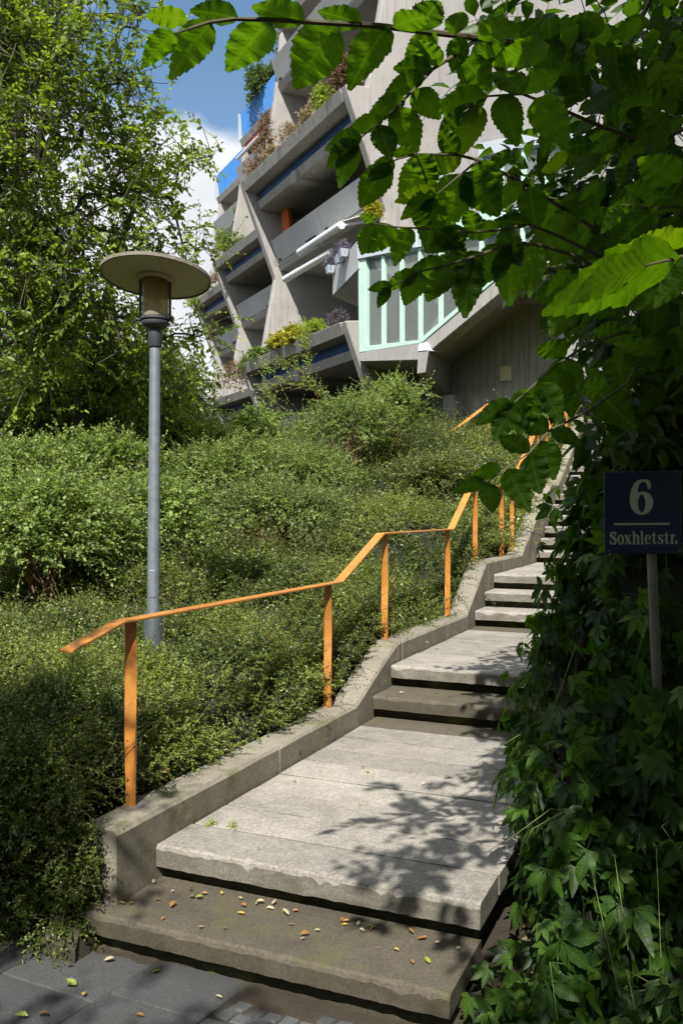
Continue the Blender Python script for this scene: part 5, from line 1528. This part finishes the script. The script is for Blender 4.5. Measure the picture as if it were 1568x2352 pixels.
# ------------------------------------------------------------------ creeper over the bank right of the stairs
def palmate_mesh(name, seed, mat):
    """five pointed, toothed leaflets on one stalk"""
    r_ = np.random.default_rng(seed)
    vs_, uv_, fs_ = [], [], []
    for q, ang in enumerate((-82, -40, 0, 40, 82)):
        ang = R(ang + r_.uniform(-7, 7)); L = (0.72, 0.92, 1.05, 0.92, 0.72)[q] * r_.uniform(.9, 1.1)
        wd = L * r_.uniform(.175, .225); dr = r_.uniform(.15, .55); b0 = len(vs_)
        st_ = [(0.0, 0.02), (0.16, .16), (0.36, .74), (0.5, 1.0), (0.56, .86), (0.70, .74), (0.76, .56), (0.90, .30), (1.0, 0.0)]
        for u, h in st_:
            for sd in ((0,) if u in (0.0, 1.0) else (1, 0, -1)):
                x, y = u * L, sd * h * wd
                z = -dr * L * u * u + 0.16 * abs(y) + 0.02 * math.sin(17 * u + q)
                vs_.append((x * math.cos(ang) - y * math.sin(ang), x * math.sin(ang) + y * math.cos(ang), z + 0.03))
                uv_.append((u, y / L))
        n = len(st_)
        def ix(k, sd): return b0 if k == 0 else b0 + 1 + 3 * (n - 2) if k == n - 1 else b0 + 1 + 3 * (k - 1) + (1 - sd)
        for k in range(n - 1):
            for sd in (1, -1):
                a, b, c, d = ix(k, 0), ix(k, sd), ix(k + 1, sd), ix(k + 1, 0)
                f = [i for j, i in enumerate((a, b, c, d)) if i not in (a, b, c, d)[:j]]
                if len(f) >= 3: fs_.append(tuple(f) if sd == -1 else tuple(f[::-1]))
    # stalk
    b0 = len(vs_)
    vs_ += [(-.75, .010, -.28), (-.75, -.010, -.28), (0.02, .007, .03), (0.02, -.007, .03), (-.75, 0, -.262), (0.02, 0, .042)]
    uv_ += [(0.5, 0)] * 6
    fs_ += [(b0, b0 + 1, b0 + 3, b0 + 2), (b0, b0 + 2, b0 + 5, b0 + 4), (b0 + 1, b0 + 4, b0 + 5, b0 + 3)]
    me = bpy.data.meshes.new(name); me.from_pydata(vs_, [], fs_)
    me.polygons.foreach_set('use_smooth', [True] * len(me.polygons))
    ul_ = me.uv_layers.new(name="UVMap")
    for lp in me.loops: ul_.data[lp.index].uv = uv_[lp.vertex_index]
    me.materials.append(mat); me.update()
    return me
PALM = [palmate_mesh("leaf", 300 + k, M['creeper']) for k in range(7)]
creeper = empty("creeper", (1.5, 4.2, 0.05))
tag(creeper, "dark green five leaved creeper smothering the bank right of the stairs", "creeper")
FZ = [-1.95, -1.5, -1.2, -0.9, -0.6, -0.2, 0.2, 0.6, 1.2]
FD = [3.05, 3.27, 3.45, 3.68, 4.02, 4.36, 4.50, 4.6, 4.8]
FXL = [0.58, 0.66, 0.78, 0.90, 1.08, 1.22, 1.34, 1.5, 1.7]
def front_pt(x, z):
    d = np.interp(z, FZ, FD) + 0.28 * fbm(x * 1.6, z * 1.6, 31) + np.clip(x - 1.9, 0, 2) * .1
    return np.stack([x, d, z + EYE], -1)
def side_pt(s, h):
    """the flank above the stair edge: s up the stair, h above the landing"""
    gz = np.interp(s, [0, 2.8, 3.3, 5.9, 6.9, 9.4, 11.2, 16], [L1, L1, L2, L2, L3, L3, L4, L4 + 2])
    t = np.interp(s, [0, .8, 2, 5, 16], [1.72, 1.60, 1.44, 1.50, 1.55]) - 0.06 * np.sin(np.clip(h / 1.1, 0, 1) * 3.14) + 0.16 * np.clip(h - 0.4, 0, 1.1) + 0.35 * np.clip(h - 1.5, 0, 3) + 0.40 * fbm(s * 0.9, h * 1.2, 41)
    p = O0[None] + U[None] * s[:, None] + V[None] * t[:, None]
    return np.column_stack([p, gz + h + EYE])
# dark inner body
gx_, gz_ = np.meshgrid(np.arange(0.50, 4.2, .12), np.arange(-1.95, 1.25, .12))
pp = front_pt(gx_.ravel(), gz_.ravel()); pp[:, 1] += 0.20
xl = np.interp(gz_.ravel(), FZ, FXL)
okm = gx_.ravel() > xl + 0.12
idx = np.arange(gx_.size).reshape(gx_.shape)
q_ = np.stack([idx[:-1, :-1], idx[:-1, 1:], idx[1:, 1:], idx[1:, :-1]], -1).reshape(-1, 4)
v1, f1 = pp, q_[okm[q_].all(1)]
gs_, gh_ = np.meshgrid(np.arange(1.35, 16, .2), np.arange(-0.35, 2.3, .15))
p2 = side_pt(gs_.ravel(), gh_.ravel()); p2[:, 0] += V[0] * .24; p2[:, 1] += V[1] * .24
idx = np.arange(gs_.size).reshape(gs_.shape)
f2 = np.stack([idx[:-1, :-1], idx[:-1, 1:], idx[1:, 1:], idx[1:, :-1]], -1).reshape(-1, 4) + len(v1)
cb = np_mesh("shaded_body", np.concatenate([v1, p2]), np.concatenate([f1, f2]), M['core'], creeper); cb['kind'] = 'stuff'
# leaf seats
def seats(nf, ns):
    z = rng.uniform(-1.9, 1.15, nf); xl = np.interp(z, FZ, FXL)
    x = xl + (2.3 - xl) * rng.random(nf) ** 1.25
    a = front_pt(x, z); na = np.tile(np.array([[-.25, -.85, .35]]), (nf, 1)) - np.array([.6, 0, 0]) * np.exp(-(x - xl) / .18)[:, None]
    s = 0.15 + 14 * rng.random(ns) ** 1.5; h = rng.uniform(-.1, 2.2, ns)
    s = np.where((h > .6) & (s < 1.3), s + 1.3, s)
    b = side_pt(s, h); nb = np.tile(np.array([[-V[0] * .8 - U[0] * .35, -V[1] * .8 - U[1] * .35, .30]]), (ns, 1))
    p, n_ = np.concatenate([a, b]), np.concatenate([na, nb])
    # the sign stands clear of the leaves
    px, py = 784 + p[:, 0] / p[:, 1] * FPX, 1176 - (p[:, 2] - EYE) / p[:, 1] * FPX
    k = (px > 1310) & (py > 900) & (py < 1360) & (p[:, 1] < 4.4)
    o_ = np.array([0, 0, EYE]); f_ = np.where(k, (4.42 + .25 * rng.random(len(p))) / p[:, 1], 1.0)[:, None]
    return o_ + (p - o_) * f_, n_
p, nrm = seats(175, 125)
for k in range(len(p)):
    nn = Vector(nrm[k]).normalized() + Vector(rng.normal(size=3) * .38)
    dn = Vector((0, 0, -1)) + Vector(nrm[k]) * .45 + Vector(rng.normal(size=3) * .45)
    sz = rng.uniform(.08, .145)
    place_leaf(PALM[k % 7], Vector(p[k]) + Vector(nrm[k]).normalized() * rng.uniform(.02, .11), dn, nn, sz, creeper)
def palm_mass(p, nrm, size, jit=0.4, depth=(.0, .2)):
    n = len(p)
    nn = unit(nrm) + rng.normal(size=(n, 3)) * jit
    dn = np.array([0, 0, -1.0]) + nrm * .45 + rng.normal(size=(n, 3)) * .45
    A = unit(dn); B = unit(np.cross(nn, A)); N_ = np.cross(A, B)
    base = p - unit(nrm) * rng.uniform(depth[0], depth[1], n)[:, None]
    out = []
    tone = rng.random(n) ** 1.3
    sz = size * rng.uniform(.7, 1.2, n)
    for ang, L in ((-82, .72), (-40, .92), (0, 1.05), (40, .92), (82, .72)):
        a = R(ang)
        ax = A * math.cos(a) + B * math.sin(a)
        out.append(leaf_arrays(base, ax, N_ + rng.normal(size=(n, 3)) * .1, sz * L, sz * L * .42, np.clip(tone + rng.normal(size=n) * .08, 0, 1), hexa=True, fold=.15, droop=.22))
    return out
p, nrm = seats(2300, 3600)
arrs = palm_mass(p, nrm, .082)
# a leafy hump in front of the foot of the sign post
n = 150
pg = np.stack([rng.uniform(1.10, 1.55, n), rng.uniform(3.42, 3.66, n), EYE + rng.uniform(-1.35, -.66, n)], -1)
arrs += palm_mass(pg, np.tile(np.array([[-.2, -.8, .45]]), (n, 1)), .085, .4, (0, .05))
# low ground cover at the foot of the bank, beside the lowest steps
n = 420
z_ = np.zeros(n); x = rng.uniform(0.45, 1.9, n); y = rng.uniform(2.7, 3.7, n)
s_, t_2 = st(x, y); k = t_2 > 1.60 + 0.05 * rng.normal(size=n)
pg = np.stack([x, y, np.full(n, .06) + .22 * np.clip(t_2 - 1.6, 0, 1)], -1)[k]
arrs += palm_mass(pg + rng.random((len(pg), 1)) * np.array([0, 0, .12]), np.tile(np.array([[-.2, -.5, .8]]), (len(pg), 1)), .075, .35, (0, .03))
v, f, t_ = join_arrays(arrs)
cm = np_mesh("foliage", v, f, M['creepermass'], creeper, t_); cm['kind'] = 'stuff'
# hanging tendrils
p, nrm = seats(60, 30)
n = len(p)
ch = np.stack([p + unit(nrm) * .02, p + unit(nrm) * .16 + rng.normal(size=p.shape) * .05, p + unit(nrm) * .20 + np.array([0, 0, -.22]) + rng.normal(size=p.shape) * .07], 1)
tv, tf = line_tubes(ch, np.tile(np.array([[.0022, .0017, .001]]), (n, 1)))
tn = np_mesh("tendrils", tv, tf, M['greentwig'], creeper); tn['kind'] = 'stuff'

# ------------------------------------------------------------------ plants on the building
M['brownleaf'] = mat_leaf("dead brown needles", (0.13, 0.075, 0.03), (0.30, 0.19, 0.085), 0.2, tcol=(1.2, 1.1, .9))
M['dryleaf'] = mat_leaf("dry pale grass", (0.26, 0.19, 0.10), (0.50, 0.42, 0.27), 0.25, tcol=(1.2, 1.1, .9))
M['pinkdry'] = mat_leaf("dry reddish plants", (0.27, 0.17, 0.12), (0.48, 0.33, 0.24), 0.25, tcol=(1.2, 1.1, .9))
M['yellowleaf'] = mat_leaf("yellow green stonecrop", (0.28, 0.28, 0.02), (0.52, 0.50, 0.05), 0.25, tcol=(1.3, 1.3, .6))
M['limeleaf'] = mat_leaf("lime green leaves", (0.17, 0.25, 0.03), (0.34, 0.45, 0.06), 0.35)
M['midleaf'] = mat_leaf("mid green leaves", (0.07, 0.13, 0.03), (0.20, 0.30, 0.08), 0.35)
M['deepleaf'] = mat_leaf("deep green hedge", (0.035, 0.07, 0.018), (0.11, 0.17, 0.04), 0.3)
M['purple'] = mat_leaf("purple blossoms", (0.095, 0.10, 0.12), (0.19, 0.165, 0.235), 0.3, tcol=(1.2, 1.1, 1.3))
GP = "plants in the concrete planters"
def bplant(name, label, k, i, j, z, radii, n, ll, lw, mat, nl=7, tone=(.1, 1)):
    c_ = Bp(k, i, j, z)
    return shrub(name, label, (c_.x, c_.y, c_.z + radii[2] * .8), radii, n, ll, lw, mat, nl=nl, cat="plant", group=GP, tone=tone, canes=5)
def cone_plant(k, i, j, z, h, r, n, label, mat):
    c_ = Bp(k, i, j, z)
    root = empty("conifer", c_); tag(root, label, "conifer", GP)
    f = rng.random(n); a = rng.uniform(0, 6.283, n)
    rad = r * (1 - f * .92) * (0.55 + .5 * rng.random(n)) * (0.8 + .35 * np.sin(a * 3 + f * 9))
    base = np.stack([c_.x + rad * np.cos(a), c_.y + rad * np.sin(a), c_.z + f * h], -1)
    dirs = np.stack([np.cos(a), np.sin(a), np.full(n, .9)], -1) + rand_dirs(n) * .4
    lp, tw = sprigs(base, dirs, .22 * rng.uniform(.5, 1.3, n), 8, .08, .03, tone_lo=0, tone_hi=1)
    np_mesh("foliage", *[leaf_arrays(*lp, hexa=False)[q] for q in (0, 1)], mat, root, np.repeat(lp[5], 4))
    MB().tube([c_, c_ + Vector((0, 0, h * .9))], [.05, .01], 6).build("trunk", M['bark'], root)
P2, P1 = ZP[2] - .05, ZP[1] - .05
cone_plant(1, .35, -1.15, P2, 1.75, .42, 420, "dead brown conifer standing in the upper planter band", M['brownleaf'])
bplant("planter_plant", "dry reddish plants at the left end of the upper planter band", 1, .3, -.45, P2, (.40, .35, .38), 260, .07, .025, M['pinkdry'])
bplant("planter_plant", "dry straw coloured grass right of the dead conifer", 1, .3, -2.0, P2, (.45, .35, .30), 260, .10, .016, M['dryleaf'])
bplant("planter_plant", "pale seed heads in the middle of the upper planter band", 1, .3, -3.3, P2, (.5, .35, .38), 240, .08, .022, M['dryleaf'])
bplant("planter_plant", "tall dry stalks in the upper planter band left of the yellow shrub", 1, .3, -4.5, P2, (.30, .3, .42), 150, .08, .025, M['dryleaf'])
bplant("planter_plant", "yellow green upright shrub in the upper planter band", 1, .35, -5.4, P2, (.35, .35, .48), 330, .07, .035, M['limeleaf'])
bplant("planter_plant", "dry brown bush hanging over the right end of the upper planter band", 1, .3, -6.6, P2, (.55, .5, .62), 520, .08, .03, M['brownleaf'])
bplant("planter_plant", "blue green grass tuft hanging over the left end of the lower planter band", 1, .15, -.2, P1 - .2, (.28, .3, .28), 200, .12, .014, M['midleaf'])
bplant("planter_plant", "broad leaved green perennials in the lower planter band", 1, .2, -1.2, P1, (.42, .35, .22), 170, .11, .05, M['midleaf'])
bplant("planter_plant", "bluish flowering plants left of the yellow stonecrop", 1, .25, -2.3, P1, (.35, .3, .30), 200, .06, .025, M['purple'])
bplant("planter_plant", "left cushion of yellow stonecrop in the lower planter band", 1, .12, -3.1, P1 - .06, (.50, .40, .30), 620, .06, .05, M['yellowleaf'])
bplant("planter_plant", "right cushion of yellow stonecrop in the lower planter band", 1, .12, -4.0, P1 - .04, (.45, .40, .30), 560, .06, .05, M['yellowleaf'])
bplant("planter_plant", "long green grass right of the yellow stonecrop", 1, .2, -5.1, P1, (.45, .35, .25), 280, .13, .016, M['limeleaf'])
bplant("planter_plant", "purple flower spikes at the right end of the lower planter band", 1, .3, -6.2, P1, (.36, .3, .30), 230, .06, .02, M['purple'])
bplant("planter_plant", "pale green feathery plants in the planter of the second bay", 2, .3, -5.8, P2, (.6, .5, .40), 260, .09, .03, M['limeleaf'])
bplant("planter_plant", "mixed green and reddish plants at the left end of the second bay planter", 2, .3, -1.5, P2, (.8, .6, .45), 300, .09, .035, M['midleaf'])
bplant("planter_plant", "feathery pale shrub at the left corner of the second bay", 2, .3, -.2, P2, (.55, .5, .85), 260, .12, .018, M['midleaf'])
bplant("planter_plant", "bright green plant trailing over the left end of the farthest planter", 3, .05, -.2, P2 - .5, (.65, .5, .55), 260, .11, .03, M['limeleaf'])
bplant("planter_plant", "reddish green plants in the farthest upper planter", 3, .3, -3.0, P2, (.7, .6, .45), 240, .10, .035, M['pinkdry'])
bplant("planter_plant", "dead brown shrub in the lower planter of the second bay", 2, .3, -2.2, P1, (.75, .6, .85), 320, .08, .03, M['brownleaf'])
bplant("planter_plant", "green plant on the upper balcony of the third bay", 3, 1.3, -3.2, ZP[3] - 2.2, (.5, .5, .35), 150, .10, .04, M['midleaf'])
bplant("roof_hedge", "dark green hedge growing over the blue balustrade of the second bay", 2, 1.7, -1.7, ZP[3] + .35, (.75, 1.6, .80), 1200, .15, .07, M['deepleaf'])
bplant("roof_hedge", "taller dark green hedge on the roof terrace next to the nearer fin", 2, 1.8, -5.0, ZP[3] + .35, (.8, 2.3, 1.45), 2000, .15, .07, M['deepleaf'])
bplant("planter_plant", "ivy growing on the back of the second bay loggia", 3, 1.6, -2.0, ZP[2] - 2.0, (.35, .6, .45), 200, .11, .06, M['deepleaf'])
pf = W(857, 486, 21.6)
shrub("fern_plant", "bright lime green feathery plant beside the awning above the mint bay", (pf.x, pf.y, pf.z), (.26, .26, .30), 300, .06, .03, M['yellowleaf'], nl=7, cat="plant", canes=5)
for (e, p_), lab in zip(POTS, ("lowest", "middle", "highest")):
    base = np.array(p_) + rand_dirs(90) * np.array([.13, .15, .10]) + np.array([0, 0, .08])
    lp, tw = sprigs(base, rand_dirs(90) + np.array([0, 0, .3]), np.full(90, .12), 6, .045, .03)
    v, f, t_ = leaf_arrays(*lp, hexa=False)
    np_mesh("flowers", v, f, M['purple'], e, t_)['kind'] = 'stuff'
# red blind and rolled awning under the blue balustrade of the second bay
rb = empty("awning", Bp(2, 1.2, -2.5, ZP[3] - 1.2)); tag(rb, "small red awning under the blue roof balustrade", "awning")
M['redcloth'] = mat_plain("dark red awning cloth", (0.22, 0.03, 0.04), .8, .1)
MB().hexa([Bp(2, 1.30, -.4, ZP[3] - .75), Bp(2, 1.30, -5.4, ZP[3] - .75), Bp(2, .95, -5.4, ZP[3] - 1.35), Bp(2, .95, -.4, ZP[3] - 1.35),
           Bp(2, 1.32, -.4, ZP[3] - .72), Bp(2, 1.32, -5.4, ZP[3] - .72), Bp(2, .97, -5.4, ZP[3] - 1.32), Bp(2, .97, -.4, ZP[3] - 1.32)]).build("fabric", M['redcloth'], rb)
MB().tube([Bp(2, .93, -.35, ZP[3] - 1.36), Bp(2, .93, -5.45, ZP[3] - 1.36)], .07, 8).build("front_tube", M['awn'], rb)

# ------------------------------------------------------------------ fallen leaves
M['fall_y'] = mat_leaf("yellow fallen leaf", (0.42, 0.30, 0.05), (0.58, 0.46, 0.10), .2, tcol=(1.1, 1, .8), veins=False)
M['fall_b'] = mat_leaf("brown fallen leaf", (0.16, 0.085, 0.035), (0.34, 0.17, 0.06), .15, tcol=(1.1, 1, .8))
M['fall_g'] = mat_leaf("green fallen leaf", (0.16, 0.24, 0.03), (0.34, 0.42, 0.08), .2)
M['fall_p'] = mat_leaf("pale dry leaf", (0.36, 0.30, 0.17), (0.50, 0.44, 0.28), .2, tcol=(1.1, 1, .8))
def small_leaf(mat, seed):
    r_ = np.random.default_rng(seed)
    P0 = np.zeros((1, 3)); v, f, t_ = leaf_arrays(P0, np.array([[1., 0, 0]]), np.array([[0, 0, 1.]]), np.array([1.0]), np.array([r_.uniform(.35, .6)]), np.array([r_.random()]), hexa=True, fold=r_.uniform(.1, .45), droop=r_.uniform(-.2, .05))
    me = bpy.data.meshes.new("fallen_leaf"); me.from_pydata([tuple(q) for q in v], [], [tuple(int(i) for i in q) for q in f])
    at = me.attributes.new('tone', 'FLOAT', 'POINT'); at.data.foreach_set('value', t_.astype(np.float32))
    me.materials.append(mat); return me
FL = {k: [small_leaf(M['fall_' + k], 50 + q) for q in range(3)] for k in 'ybgp'}
names = {'y': 'yellow', 'b': 'brown', 'g': 'green', 'p': 'pale dry'}
def fallen(kind, pos, size, where):
    ob = bpy.data.objects.new("fallen_leaf", random.choice(FL[kind])); link(ob)
    ob.location = pos; ob.scale = (size,) * 3
    ob.rotation_euler = (random.uniform(-.35, .35), random.uniform(-.3, .3), random.uniform(0, 6.28))
    tag(ob, f"small {names[kind]} fallen leaf lying {where}", "leaf", f"{names[kind]} fallen leaves {where}")
for _ in range(46):
    fallen(random.choice('ybbbppg'), S(-.02 - .34 * random.random() ** 2.2, random.uniform(0, 1.5), L1 - RS + .010), random.uniform(.018, .045), "on the lowest step")
for _ in range(9):
    fallen(random.choice('ybbp'), S(random.uniform(.1, 2.6), random.uniform(.1, 1.4), L1 + .008), random.uniform(.015, .035), "on the first landing")
for _ in range(8):
    fallen(random.choice('ybp'), S(random.uniform(2.88, 3.2), random.uniform(.1, 1.2), L1 + RS + .008), random.uniform(.02, .04), "on the step above the first landing")
for _ in range(40):
    p = grid_pt(random.uniform(-.75, .06), random.uniform(-.45, 1.7))
    s_, t_1 = st(p[0], p[1])
    if s_ > -0.43: continue
    fallen(random.choice('bbypgp'), (p[0], p[1], .010), random.uniform(.022, .055), "on the pavement")
for _ in range(34):
    s_, t_1 = random.uniform(-.5, .9), random.uniform(1.58, 1.85)
    q = S(s_, t_1, 0); z_ = float(ground_z(np.array([q.x]), np.array([q.y]))[0]) + EYE
    fallen(random.choice('bbbpy'), (q.x, q.y, z_ + .02), random.uniform(.04, .08), "at the foot of the creeper")
# small weeds growing in the joints of the first landing
for s_, t_1, n_ in ((0.33, 0.10, 16), (0.345, 0.22, 9)):
    c_ = S(s_, t_1, L1)
    wd = empty("weed", c_); tag(wd, "tiny green weed growing from a joint beside the kerb" if n_ == 16 else "tiny green weed on the first landing right of its neighbour", "weed")
    lp, tw = sprigs(np.tile(np.array(c_), (n_, 1)), rand_dirs(n_) * .8 + np.array([0, 0, .8]), np.full(n_, .045), 4, .018, .010)
    v, f, t_ = leaf_arrays(*lp, hexa=False); np_mesh("leaves", v, f, M['limeleaf'], wd, t_)
